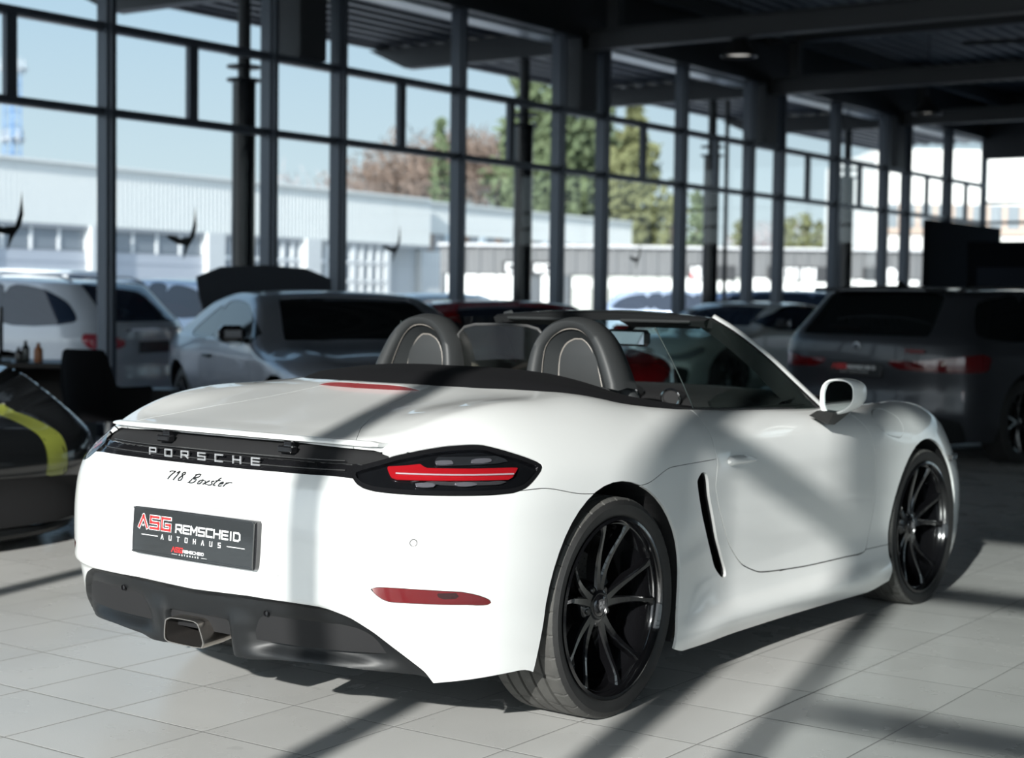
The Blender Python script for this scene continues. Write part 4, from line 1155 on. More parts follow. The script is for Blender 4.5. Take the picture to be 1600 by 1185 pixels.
    # steering wheel
    m = MB(); c = Vector((1.22, .37, .86)); ax = Vector((-.94, 0, .34)).normalized(); u = Vector((0, 1, 0)); v = ax.cross(u)
    P = [c+(u*math.cos(a)+v*math.sin(a))*.18 for a in np.linspace(0, 2*math.pi, 41)[:-1]]
    m.tube(P, .015, 10, closed=True)
    for a in (0, math.pi, -math.pi/2): m.tube([c, c+(u*math.cos(a)+v*math.sin(a))*.17], .016, 8)
    m.tube([c-ax*.02, c+ax*.035], [.06, .05], 20)
    m.build('steering_wheel', LEATHER, car, True, 50)
    # seats
    for y in (-.365, .365):
        st_ = MB(); V = []
        rows = [(.62, .47, .27, .10), (.60, .62, .28, .12), (.575, .78, .27, .12), (.55, .93, .24, .10), (.535, 1.03, .17, .085), (.53, 1.10, .135, .08), (.53, 1.17, .12, .07), (.535, 1.20, .09, .04)]
        for (x, z, hw, dp) in rows:
            for k in range(16):
                a = 2*math.pi*k/16; cx_ = math.cos(a); sy_ = math.sin(a)
                V.append((x+dp*.5*np.sign(cx_)*abs(cx_)**.6+.05, y+hw*np.sign(sy_)*abs(sy_)**.6, z))
        Fc = [(i*16+k, i*16+(k+1) % 16, (i+1)*16+(k+1) % 16, (i+1)*16+k) for i in range(len(rows)-1) for k in range(16)]
        Fc.append(tuple((len(rows)-1)*16+k for k in range(16))); st_.add(V, Fc)
        st_.box((.90, y, .42), (.52, .48, .16), bev=.05)
        st_.build('seat', LEATHER, car, True, 60)
    # ---- roll bars
    for y in (-.355, .350):
        s0 = 1 if y > 0 else -1
        # rear view outline: band between outer and inner curve
        out = [(.185, 1.0), (.168, 1.12), (.135, 1.185), (.075, 1.232), (.0, 1.243), (-.065, 1.228), (-.125, 1.18), (-.175, 1.10), (-.22, 1.0)]
        inn = [(.135, 1.0), (.122, 1.12), (.095, 1.165), (.05, 1.194), (.0, 1.203), (-.045, 1.192), (-.085, 1.155), (-.122, 1.09), (-.160, 1.0)]
        msh = [(.085, 1.0), (.078, 1.10), (.055, 1.145), (.02, 1.165), (-.02, 1.165), (-.05, 1.14), (-.078, 1.09), (-.105, 1.0)]
        O_ = open_curve(out, 5); I_ = open_curve(inn, 5); V = []
        # mirror so that the steeper leg faces the car centre
        for (a, b) in zip(O_, I_):
            sy = -s0
            ya, yb = y+sy*a[0], y+sy*b[0]
            hb_ = (a[1]-1.0)/.243
            x0 = .46+.03*hb_; dx = .14-.03*hb_
            mx_, mz_ = (ya+yb)/2, (a[1]+b[1])/2
            V += [(x0+.012, ya, a[1]-.006), (x0, ya*.7+yb*.3, a[1]*.7+b[1]*.3), (x0+.004, ya*.25+yb*.75, a[1]*.25+b[1]*.75), (x0+.018, yb, b[1]), (x0+dx, yb, b[1]), (x0+dx+.012, mx_, mz_), (x0+dx, ya, a[1]-.008), (x0+dx*.5, ya, a[1]+.002)]
        k = 8; Fc = [(i*k+q_, i*k+(q_+1) % k, (i+1)*k+(q_+1) % k, (i+1)*k+q_) for i in range(len(O_)-1) for q_ in range(k)]
        Fc.append(tuple(range(k))); Fc.append(tuple((len(O_)-1)*k+q_ for q_ in range(k)))
        rb = mk('roll_bar', V, Fc, LEATHER, car, True, 60)
        # inner cover with pale seam
        V = []; I2 = open_curve(inn, 4); M_ = open_curve([msh[0], msh[1], msh[2], msh[3], (.0, 1.167), msh[4], msh[5], msh[6], msh[7]], 4)
        for (a, b) in zip(I2, M_): V += [(.515, y-s0*a[0], a[1]), (.545, y-s0*b[0], b[1])]
        Fc = [(i*2, i*2+1, i*2+3, i*2+2) for i in range(len(I2)-1)]
        mk('roll_bar_cover', V, Fc, mat('charcoal cover', (.016, .018, .019), .7, spec=.2), rb, True, 60)
        P = [(.546, y-s0*b[0], b[1]) for b in M_]; m = MB(); m.tube(P, .0035, 6); 
        m.tube([(.508, y-s0*b[0]*1.01, b[1]+.001) for b in I2], .003, 6)
        m.build('piping', mat('pale grey piping', (.22, .20, .18), .5), rb, True)
        n = len(M_); V = [(.552, y-s0*b[0], b[1]) for b in M_]
        mk('mesh_insert', V, [tuple(range(n))], mat('dark mesh insert', (.022, .020, .019), .7, spec=.2, bump=(500, 1.0, .002)), rb, False)
    # ---- wind deflector
    P = [(.20, 1.02), (.20, 1.17), (.17, 1.197), (.12, 1.208), (0, 1.211), (-.12, 1.208), (-.17, 1.197), (-.20, 1.17), (-.20, 1.02)]
    m = MB(); m.tube([(.555, a, b) for a, b in P], .006, 8); wd = m.build('wind_deflector', mat('grey frame', (.06, .06, .06), .4), car, True)
    q = MB(); q.prism(P, .553, .556, lambda u, v, h_: (h_, u, v)); q.build('deflector_pane', glassm('smoked acrylic', (.55, .50, .46), .80), wd)
    # ---- windscreen
    TOP = lambda y: Vector((1.30-.045*(abs(y)/.5)**2.2, y, 1.260-.022*(abs(y)/.5)**2.2))
    BOT = lambda y: Vector((2.02-.29*(abs(y)/.70)**2.4, y, .925-.035*(abs(y)/.70)**2))
    V = []; n = 25; K = 9
    for i in range(n):
        t_ = -1+2*i/(n-1)
        a = TOP(t_*.495); b = BOT(t_*.70)
        for k in range(K+1):
            s_ = k/K; p = a.lerp(b, s_); bul = math.sin(math.pi*s_)*.03*(1-t_*t_*.3); V.append((p.x+bul*.45, p.y*(1+.02*math.sin(math.pi*s_)), p.z+bul*.7))
    k = K+1; Fc = [(i*k+q_, (i+1)*k+q_, (i+1)*k+q_+1, i*k+q_+1) for i in range(n-1) for q_ in range(K)]
    wsh = mk('windscreen', V, Fc, SHIELD_GLASS, car, True, 0)
    # header rail
    m = MB(); V = []
    for i in range(n):
        t_ = -1+2*i/(n-1); a = TOP(t_*.505)
        V += [(a.x+.055, a.y, a.z-.016), (a.x+.01, a.y, a.z+.004), (a.x-.06, a.y, a.z+.000), (a.x-.085, a.y, a.z-.012), (a.x-.07, a.y, a.z-.035), (a.x+.02, a.y, a.z-.038)]
    k = 6; Fc = [(i*k+q_, i*k+(q_+1) % k, (i+1)*k+(q_+1) % k, (i+1)*k+q_) for i in range(n-1) for q_ in range(k)]
    mk('windscreen_header', V, Fc, mat('satin black header', (.02, .021, .022), .3, 0, .4), car, True, 50)
    for s_ in (-1, 1):
        A = [Vector((1.225, s_*.505, 1.240)), Vector((1.335, s_*.55, 1.183)), Vector((1.490, s_*.612, 1.081)), Vector((1.610, s_*.665, .984)), Vector((1.755, s_*.722, .872))]
        A = [Vector(p) for p in open_curve([tuple(p) for p in A], 4)]
        m = MB(); V = []
        for p in A: V += [tuple(p+Vector((.012, 0, .002))), tuple(p+Vector((.02, s_*.002, .008))), tuple(p+Vector((.050, s_*(-.014), .016))), tuple(p+Vector((.05, s_*(-.03), .0)))]
        Fc = [(i*4+q_, i*4+(q_+1) % 4, (i+1)*4+(q_+1) % 4, (i+1)*4+q_) for i in range(len(A)-1) for q_ in range(4)]
        mk('windscreen_pillar', V, Fc, PAINT_WHITE, car, True, 60)
        V = []
        for j, p in enumerate(A):
            e = j/(len(A)-1); V += [tuple(p+Vector((-.004, s_*.001, -.001))), tuple(p+Vector((.05, s_*(-.03), .0))), tuple(p+Vector((.03, s_*(-.065-.0*e), -.02))), tuple(p+Vector((-.045-.07*e, s_*(-.035-.01*e), -.028+.00*e)))]
        Fc = [(i*4+q_, i*4+(q_+1) % 4, (i+1)*4+(q_+1) % 4, (i+1)*4+q_) for i in range(len(A)-1) for q_ in range(4)]
        mk('pillar_trim', V, Fc, TRIM, car, True, 60)
        # side window
        V = []; n_ = 14; K_ = 6
        for i in range(n_+1):
            t_ = i/n_; x = .755+(1.70-.755)*t_
            zb = .925-.035*t_
            top = np.interp(x, [.66, .95, 1.24, 1.345, 1.495, 1.61, 1.70], [1.205, 1.228, 1.234, 1.176, 1.073, .978, .903]); yt = np.interp(x, [.66, 1.24, 1.345, 1.495, 1.61, 1.70], [.605, .512, .558, .622, .672, .705])
            for q_ in range(K_+1):
                e = q_/K_; z = zb-.03+(top-zb+.03)*e; zz = (z-.90)/.345
                V.append((x-.085*(1-t_)**3*zz, s_*(.724+(yt-.724)*e+.008*math.sin(math.pi*e)), z))
        kk_ = K_+1; Fc = [(i*kk_+q_, (i+1)*kk_+q_, (i+1)*kk_+q_+1, i*kk_+q_+1) for i in range(n_) for q_ in range(K_)]
        mk('side_window', V, Fc, CAR_GLASS, car, True, 0)
        m = MB(); m.tube([V[q_] for q_ in range(kk_)], .0022, 6); m.build('window_edge', mat('glass edge', (.03, .04, .038), .2), car, True)
    # sun visors + inner mirror
    for y in (-.30, .30):
        m = MB(); m.box((1.22, y*.93, 1.215), (.10, .32, .012), bev=.005, ry=.25); m.build('sun_visor', LEATHER, car, True)
    m = MB(); m.box((1.42, .0, 1.150), (.035, .235, .068), bev=.015, rz=-.12); m.box((1.401, .0, 1.150), (.004, .20, .052), bev=.001, mi=1, rz=-.12); m.tube([(1.43, .0, 1.18), (1.47, .0, 1.205)], .012, 8)
    m.build('rear_view_mirror', [TRIM, mat('mirror glass', (.45, .50, .50), .03, 1.0)], car, True)
    # ---- door mirrors
    for s_ in (-1, 1):
        c = Vector((1.500, s_*.925, .950))
        # head: superellipsoid with a flat rear opening
        hx, hy, hz = .125, .078, .080
        def egg(k1, k2, sc=1.0, cut=None):
            ph = math.pi*k1; th_ = 2*math.pi*k2
            e = .75
            a = math.sin(ph); bx = math.cos(ph)
            yy = np.sign(math.cos(th_))*abs(math.cos(th_))**e; zz = np.sign(math.sin(th_))*abs(math.sin(th_))**e
            taper = 1-.28*(yy*.5+.5)
            return Vector((bx*hx, yy*hy*abs(a)**.8, zz*hz*abs(a)**.8*taper+.012*yy))
        V = []; n1, n2 = 16, 36
        prof = [(t_, 1) for t_ in np.linspace(0.02, .56, n1)]
        for t_, _ in prof:
            for k_ in range(n2): V.append(egg(t_, k_/n2))
        rim0 = [V[(n1-1)*n2+k_] for k_ in range(n2)]
        cc = sum((p for p in rim0), Vector())/n2
        for sc, dx in ((.965, -.010), (.90, -.010), (.86, .0), (.845, .02)):
            for p in rim0: V.append(Vector((p.x+dx, (p.y-cc.y)*sc+cc.y, (p.z-cc.z)*sc+cc.z)))
        nr = n1+4; Fc = [(i*n2+k_, i*n2+(k_+1) % n2, (i+1)*n2+(k_+1) % n2, (i+1)*n2+k_) for i in range(nr-1) for k_ in range(n2)]
        Fc.append(tuple(range(n2))[::-1])
        rot_ = Matrix.Rotation(s_*.10, 3, 'Z')
        def place(p): p = Vector((p.x, p.y*s_, p.z)); return tuple(rot_ @ p+c)
        mr = mk('door_mirror', [place(p) for p in V], Fc if s_ > 0 else [f[::-1] for f in Fc], mat('white mirror shell', (.78, .79, .78), .25, 0, .6), car, True, 60)
        g_ = [Vector((rim0[k_].x+.004, (rim0[k_].y-cc.y)*.855+cc.y, (rim0[k_].z-cc.z)*.855+cc.z)) for k_ in range(n2)]
        mk('mirror_glass', [place(p) for p in g_], [tuple(range(n2))], mat('mirror glass', (.45, .50, .50), .03, 1.0), mr, False)
        m = MB(); m.add([(1.45, s_*.850, .893), (1.56, s_*.850, .893), (1.57, s_*.935, .888), (1.44, s_*.925, .888), (1.50, s_*.870, .838), (1.57, s_*.865, .832), (1.58, s_*.80, .840), (1.48, s_*.80, .870)],
            [(0, 1, 2, 3), (0, 3, 4, 7), (1, 5, 2), (3, 2, 5, 4), (4, 5, 6, 7), (0, 7, 6, 1), (1, 6, 5)])
        m.build('mirror_foot', mat('black mirror foot', (.006, .006, .006), .4, spec=.3), mr, False)
    # ---- wheels
    for (x, s_) in ((0, 1), (0, -1), (2.475, 1), (2.475, -1)):
        w_ = .268 if x == 0 else .238; ro = .348 if x == 0 else .338
        yc = .893-w_/2 if x == 0 else .872-w_/2
        make_wheel(car, (x, s_*yc, ro-.002), ro, w_, s_)
    return car
ROADSTER = build_roadster((-3.53897, 4.34477, 0), 1.54564)
# ---------------------------------------------------------------- generic closed car for the rest of the showroom
def simple_wheel(parent, loc, r, w_, side, col):
    root = empty('wheel', loc, 0 if side > 0 else math.pi, parent)
    h = w_/2; m = MB()
    m.lathe([(r*.70, h*.75), (r*.74, h*.98), (r*.90, h), (r*.985, h*.85), (r, h*.5), (r, -h*.5), (r*.985, -h*.85), (r*.9, -h), (r*.7, -h*.75)], axis='Y', n=56)
    m.build('tyre', RUBBER, root, True, 40)
    m = MB(); m.lathe([(r*.60, -h*.8), (r*.66, h*.6), (r*.70, h*.86), (r*.745, h*.9), (r*.74, h*.6), (r*.70, h*.55)], axis='Y', n=48)
    for k in range(10):
        a = 2*math.pi*(k//2)/5+(.23 if k % 2 else -.23); c, s = math.cos(a), math.sin(a); a2 = 2*math.pi*(k//2)/5
        p0 = Vector((.04*math.cos(a2), h*.42, .04*math.sin(a2))); p1 = Vector((r*.69*c, h*.80, r*.69*s))
        m.tube([p0, p0.lerp(p1, .5)+Vector((0, -.004, 0)), p1], [.020, .013, .014], 6)
    m.lathe([(0, h*.55), (.045, h*.52), (.06, h*.40), (.06, 0)], axis='Y', n=24)
    m.build('rim', col, root, True, 40)
    m = MB(); m.lathe([(0, -h*.1), (r*.52, -h*.1), (r*.52, -h*.25), (0, -h*.25)], axis='Y', n=40)
    m.build('brake_disc', STEEL_DARK, root, True, 40)

def make_car(name, label, loc, rz, P, cat='car', group=None):
    """P: dict of the car's proportions. x forward from rear axle."""
    root = empty(name, loc, rz); tag(root, label, cat, group)
    wb = P['wb']; ro = P['ro']; fo = P['fo']; W = P['W']/2
    x0, x1 = -ro, wb+fo
    tk = P['top']; tx = [a for a, b in tk]; tz = [b for a, b in tk]
    zb = P.get('belt', .92); tum = P.get('tum', .42); R = P.get('r', .35); k = P.get('k', .06)
    sh = P.get('sh', .03)
    n_ = P.get('n', 3.0); Lr_ = P.get('Lr', .75); Lf_ = P.get('Lf', .95)
    fen = P.get('fen', 0.0)
    def F(x, y, z):
        y = np.abs(y)
        ins = np.where(z > zb, (z-zb)*tum, 0)+sh*sstep(zb-.12, zb+.04, z)+.05*sstep(.34, .16, z)+.015*sstep(.70, .45, z)*sstep(x0+.6, x0+1.1, x)*sstep(x1-.7, x1-1.2, x)
        ins = ins-P.get('hip', .0)*np.exp(-((x)/.45)**2)*sstep(.40, .62, z)*sstep(1.0, .8, z)-P.get('hipf', .0)*np.exp(-((x-wb)/.45)**2)*sstep(.40, .62, z)*sstep(1.0, .8, z)
        yy = np.clip(y+ins, 1e-4, None)/W
        rr = pchip(P['rz'], P['rx'], z); ff = pchip(P['fz'], P['fx'], z)
        a = np.clip((x0+Lr_-(x-rr))/Lr_, 0, None); b = np.clip((x+ff-(x1-Lf_))/Lf_, 0, None)
        Fp = W*((yy**n_+a**n_+b**n_)**(1/n_)-1)
        T = pchip(tx, tz, x)
        T = T-P.get('crown', .07)*(y/W)**2.4+fen*np.exp(-((y-P.get('feny', .68))/.13)**2)*(np.exp(-((x-P.get('fenx', wb))/.42)**2))
        Ft = (z-T)*.92
        return smax(Fp, Ft, k)
    q = P.get('q', 1.0)
    th = np.radians(np.concatenate([np.linspace(-26, 60, int(80*q)), np.linspace(60, 90, int(24*q))[1:]]))
    B = ray_skin(F, x0+.6, x1-.75, .45, int(34*q), int(130*q), th)
    _, B = B.cut(B.V[:, 2]-P.get('bot', .20))
    rw = P.get('rw', .34)
    for cx in (0, wb):
        a = arch_field(B.V[:, 0], B.V[:, 2], cx, rw+.01, rw+.045, rw+.05, rw+.05)
        _, B = B.cut(np.where(B.V[:, 1] > .45, a, .5))
    body = P['paint']; g_ = P.get('glass', DARK_GLASS)
    # side windows
    for nm, poly in P['side']:
        poly = smooth_poly(poly, 4)
        g = np.where(B.V[:, 1] > .42, poly_sd(poly, B.V[:, 0], B.V[:, 2]), .5)
        win, B = keep(B, g, .001)
        if win.F:
            frm, _ = None, None
            shell(nm, win, F, g_, root, .004, -.004); shell(nm, win.mirror(), F, g_, root, .004, -.004)
    # screens: region on the sloping top, limited sideways
    for nm, xa, xb, ya, yb, zmin in P['screens']:
        yl = ya+(yb-ya)*(B.V[:, 0]-xa)/(xb-xa)
        sd_ = np.maximum.reduce([xa-B.V[:, 0], B.V[:, 0]-xb, B.V[:, 1]-yl, zmin-B.V[:, 2]])
        win, B = keep(B, sd_, .001)
        if win.F: shell(nm, both(win), F, g_, root, .004, -.004)
    # colour patches on the rear / front face: (name, material, polygon in (s=x+|y| or y, z), mode)
    for nm, m_, poly, mode in P.get('patch', []):
        V = B.V
        if mode == 'rs': g = np.where(V[:, 0] < x0+.9, poly_sd(poly, V[:, 0]-x0+V[:, 1], V[:, 2]), .5)
        elif mode == 'ry': g = np.where(V[:, 0] < x0+.6, poly_sd(poly, V[:, 1], V[:, 2]), .5)
        elif mode == 'fs': g = np.where(V[:, 0] > x1-.9, poly_sd(poly, x1-V[:, 0]+V[:, 1], V[:, 2]), .5)
        elif mode == 'fy': g = np.where(V[:, 0] > x1-.6, poly_sd(poly, V[:, 1], V[:, 2]), .5)
        elif mode == 'sx': g = np.where(V[:, 1] > .5, poly_sd(poly, V[:, 0], V[:, 2]), .5)
        elif mode == 'band': g = np.maximum.reduce([np.abs(V[:, 1]-poly[0])-poly[1], 1.9-V[:, 0], .350-V[:, 2]])
        elif mode == 'top': g = np.where(V[:, 2] > .5, poly_sd(poly, V[:, 0], V[:, 1]), .5)
        a, B = keep(B, g, .0006)
        if a.F:
            if mode in ('rs', 'fs', 'sx', 'band'):
                shell(nm, a, F, m_, root, .01, -.002); shell(nm, a.mirror(), F, m_, root, .01, -.002)
            else: shell(nm, both(a), F, m_, root, .01, -.002)
    # door seams: narrow dark grooves by splitting off the doors
    for poly in P.get('doors', []):
        poly = smooth_poly(poly, 4)
        g = np.where(B.V[:, 1] > .5, poly_sd(poly, B.V[:, 0], B.V[:, 2]), .5)
        d_, B = keep(B, g, .003)
        if d_.F:
            shell('door', d_, F, body, root, .01); shell('door', d_.mirror(), F, body, root, .01)
    shell('body', both(B), F, body, root, .012)
    # dark inner block so that nothing shows through
    m = MB(); m.box(((x0+x1)/2, 0, .42), (x1-x0-1.1, P['W']-.42, .40)); m.box(((x0+x1)/2, 0, .22), (x1-x0-.5, P['W']-.6, .10))
    m.box((wb/2, 0, .45), (wb-2*rw-.16, P['W']-.16, .46))
    m.build('underbody', DEEP_BLACK, root)
    for cx in (0, wb):
        for s_ in (-1, 1): simple_wheel(root, (cx, s_*(W-.125-P.get('wi', .0)), rw), rw, .235, s_, P.get('rim', WHEEL_BLACK))
    # mirrors
    mx, mz = P.get('mir', (wb-.55, zb+.06))
    for s_ in (-1, 1):
        m = MB(); m.box((mx, s_*(W+.07), mz), (.11, .20, .125), bev=.035); m.box((mx+.02, s_*(W-.04), mz-.05), (.06, .10, .04), bev=.01)
        m.box((mx-.056, s_*(W+.07), mz), (.004, .16, .09), mi=1)
        m.build('door_mirror', [P.get('mirm', body), mat('mirror glass', (.45, .50, .50), .03, 1.0)], root, True)
    # plate
    if P.get('plate'):
        end, zz, style = P['plate']
        xx = float(cast(F, np.array([[wb/2, 0, zz]]), np.array([[-1. if end < 0 else 1., 0, 0]]), 4)[0][0])
        m = MB(); m.box((xx+end*.012, 0, zz), (.02, .52, .115), bev=.004); pl = m.build('number_plate', mat('black plate', (.015, .015, .017), .3), root, True)
        if style:
            t = MB(); f_ = lambda u, v, h_: (xx+end*(.0225+h_), end*u, zz+v)
            stroke_word(t, 'ASG', -.222, .0, .040, .034, .010, .0105, f_, 0, .0008); stroke_word(t, 'REMSCHEID', -.071, .002, .0245, .022, .0085, .0052, f_, 1, .0008)
            for i, ch in enumerate('AUTOHAUS'): stroke_word(t, ch, -.135+i*.0355, -.030, .0095, .013, 0, .0026, f_, 1, .0008)
            t.build('plate_lettering', [RED_INK, WHITE_INK], pl)
    # handles
    for hx, hz_ in P.get('handles', []):
        for s_ in (-1, 1):
            y = float(cast(F, np.array([[hx, 0, hz_]]), np.array([[0, 1., 0]]), 1.5)[0][1])
            m = MB(); m.box((hx, s_*(y+.012), hz_), (.20, .030, .026), bev=.010); m.build('door_handle', P.get('hm', body), root, True)
    return root, F

def at_px(px, depth, z=0.0):
    """a point on the floor plan seen `depth` metres out, px pixels along the frame"""
    p = Fw*depth+Rt*((px-800)/FPX*depth)
    return Vector((p.x, p.y, z))

RZ0 = dict(rz=[.1, .3, .55, .8, 1.0, 1.5], rx=[.12, .02, .0, .03, .12, .45], fz=[.1, .25, .5, .7, 1.0], fx=[.12, .0, .02, .10, .5])

# dark grey estate car on the right
m_dg = mat('satin dark grey paint', (.035, .038, .045), .36, .3, .3)
Pe = dict(RZ0, wb=2.86, ro=1.0, fo=.94, W=1.90, belt=.98, tum=.40, k=.05, n=3.4, Lr=.62, crown=.06, hip=.02, bot=.20, rw=.345, paint=m_dg, rim=WHEEL_BLACK,
    top=[(-1.05, 1.02), (-.93, 1.10), (-.80, 1.26), (-.62, 1.395), (-.3, 1.42), (.5, 1.435), (1.3, 1.43), (1.75, 1.37), (2.55, 1.04), (2.75, 1.0), (3.4, .92), (3.75, .75), (3.85, .6)],
    rz=[.1, .3, .45, .62, .80, .95, 1.02, 1.12, 1.25, 1.42], rx=[.10, .05, .0, .02, .0, .01, .03, .11, .22, .36],
    side=[('side_window', [(-.62, 1.06), (-.45, 1.30), (-.2, 1.345), (.12, 1.355), (.12, 1.02), (-.5, 1.02)]), ('side_window', [(.16, 1.355), (.95, 1.36), (.95, 1.01), (.16, 1.02)]), ('side_window', [(1.0, 1.36), (1.55, 1.33), (2.25, 1.03), (1.0, 1.005)])],
    screens=[('rear_window', -1.1, -.60, .66, .56, 1.035), ('windscreen', 1.72, 2.52, .55, .70, 1.0)],
    patch=[('tail_lamp', mat('dark red lamp glass', (.10, .006, .008), .08, 0, 1), smooth_poly([(.30, .83), (.50, .835), (.80, .86), (1.30, .90), (1.42, .87), (1.38, .77), (1.0, .755), (.42, .77)], 3), 'rs'),
           ('bumper_reflector', mat('dark red lamp glass', (.10, .006, .008), .08, 0, 1), [(1.02, .36), (1.07, .36), (1.10, .62), (1.05, .62)], 'rs'),
           ('rear_diffuser', MATT_BLACK, smooth_poly([(-.2, .36), (.55, .36), (.72, .40), (.86, .36), (.80, .12), (-.2, .12)], 3), 'ry')],
    doors=[[(.30, .98), (.27, .7), (.42, .45), (.55, .30), (1.0, .29), (1.0, 1.0)], [(1.02, 1.0), (1.02, .29), (2.15, .29), (2.25, .6), (2.2, .98)]],
    plate=(-1, .76, True), handles=[(.45, .90), (1.32, .89)], mir=(2.18, 1.05))
est, Fe = make_car('estate_car', 'satin dark grey estate car parked behind the white roadster, tail towards the camera', (-5.149, 13.387, 0), math.radians(76.9), Pe)
# details of its tail
def on_rear(F, y, z, wbx=1.4): return float(cast(F, np.array([[wbx, abs(y), z]]), np.array([[-1., 0, 0]]), 4)[0][0])
m = MB(); x = on_rear(Fe, 0, .935); m.lathe([(0, -.012), (.036, -.010), (.042, .0), (.042, .02)], c=(x, 0, .94), axis='X', n=28)
m.lathe([(0, -.0135), (.022, -.013), (.024, -.010)], c=(x, 0, .94), axis='X', n=20, mi=1)
m.build('round_badge', [mat('silver badge', (.35, .36, .38), .25, .8), mat('dark badge centre', (.06, .07, .09), .3)], est, True)
m = MB()
stroke_word(m, 'M3', 0, 0, .05, .035, .02, .010, lambda u, v, h_: (on_rear(Fe, -.50, .91)-.006-h_, -u-.46, .90+v), 0, .003)
m.box((on_rear(Fe, .5, .92)-.004, -.56, .917), (.006, .14, .030)); m.build('tail_badge', mat('dark red badge', (.14, .012, .015), .4), est)
for s_ in (-1, 1):
    m = MB(); m.tube([(-.50, s_*.60, 1.385), (-.36, s_*.605, 1.418), (.4, s_*.61, 1.436), (1.2, s_*.60, 1.430), (1.42, s_*.59, 1.385)], .014, 8); m.build('roof_rail', mat('satin aluminium', (.45, .46, .48), .3, .9), est, True)
    for yy in (.50, .62):
        m = MB(); m.lathe([(.030, .10), (.045, .0), (.050, -.03), (.042, -.032), (.036, .05)], c=(on_rear(Fe, .55, .30)+.0, s_*yy, .29), axis='X', n=24); m.build('exhaust_tip', mat('dark chrome', (.12, .12, .12), .2, .9), est, True)
m = MB(); m.box((-.72, 0, 1.40), (.30, 1.10, .035), bev=.012); m.build('roof_spoiler', m_dg, est, True)
m = MB(); m.prism([(0, 0), (.16, .0), (.02, .07)], -.012, .012, lambda u, v, h_: (-.45+u, h_, 1.415+v)); m.build('roof_aerial', GLOSS_BLACK, est)
m = MB(); m.tube([(on_rear(Fe, 0, 1.08)-.012, .02, 1.08), (on_rear(Fe, .3, 1.12)-.012, .36, 1.10)], [.012, .006], 6); m.build('rear_wiper', GLOSS_BLACK, est, True)

# silver grey coupe at the window, nose towards the camera
m_sg = mat('frozen silver grey paint', (.27, .29, .33), .30, .55, .6)
Pc = dict(RZ0, wb=2.72, ro=.92, fo=.78, W=1.86, belt=.93, tum=.55, k=.06, n=2.9, crown=.07, hip=.05, hipf=.03, bot=.18, rw=.34, paint=m_sg, rim=WHEEL_BLACK, fen=.03,
    top=[(-.95, .85), (-.75, .95), (-.45, 1.0), (-.1, 1.13), (.35, 1.285), (.85, 1.335), (1.3, 1.325), (1.55, 1.27), (2.2, .965), (2.4, .93), (3.0, .86), (3.35, .72), (3.5, .55)],
    side=[('side_window', [(.18, .965), (.35, 1.08), (.70, 1.20), (.80, .955)]), ('side_window', [(.83, .955), (.74, 1.205), (1.1, 1.245), (1.45, 1.20), (2.0, .955)])],
    screens=[('rear_window', -.35, .38, .58, .50, 1.0), ('windscreen', 1.50, 2.20, .54, .70, .96)],
    patch=[('headlamp', mat('clear headlamp', (.30, .32, .34), .06, .2, 1), smooth_poly([(.50, .60), (.75, .62), (1.15, .72), (1.20, .66), (.9, .56), (.55, .54)], 3), 'fs'),
           ('grille', GLOSS_BLACK, smooth_poly([(.02, .30), (.02, .66), (.22, .64), (.26, .45), (.20, .28)], 3), 'fy'), ('lower_intake', DEEP_BLACK, smooth_poly([(.34, .42), (.70, .44), (.66, .22), (.34, .22)], 3), 'fy')],
    doors=[[(.70, .94), (.62, .7), (.75, .45), (.88, .28), (1.95, .28), (2.05, .6), (2.0, .94)]], handles=[(.86, .80)], hm=MATT_BLACK, mirm=GLOSS_BLACK, mir=(1.80, 1.0))
H = math.radians(330.7)
cp_, Fc_ = make_car('coupe', 'silver grey coupe by the window wall with raised boot lid and black mirrors', (-9.90, 10.54, 0), H, Pc)
m = MB()       # the raised boot lid seen over the roof
P2 = [(-.55, 0), (-.62, .30), (-.63, .50), (-.40, .60), (0, .625), (.40, .60), (.63, .50), (.62, .30), (.55, 0)]
m.prism(P2, 0, .035, lambda u, v, h_: (-.50-v*.30-h_, u, .98+v*.93)); m.prism([(u*.8, v*.75+.06) for u, v in P2], -.012, 0, lambda u, v, h_: (-.50-v*.30-h_, u, .98+v*.93))
m.build('boot_lid', mat('charcoal boot lining', (.040, .046, .056), .8, spec=.2), cp_, True, 30)
m = MB(); m.prism(P2, .037, .045, lambda u, v, h_: (-.50-v*.30-h_, u, .98+v*.93)); m.build('boot_lid_skin', m_sg, cp_, True, 30)

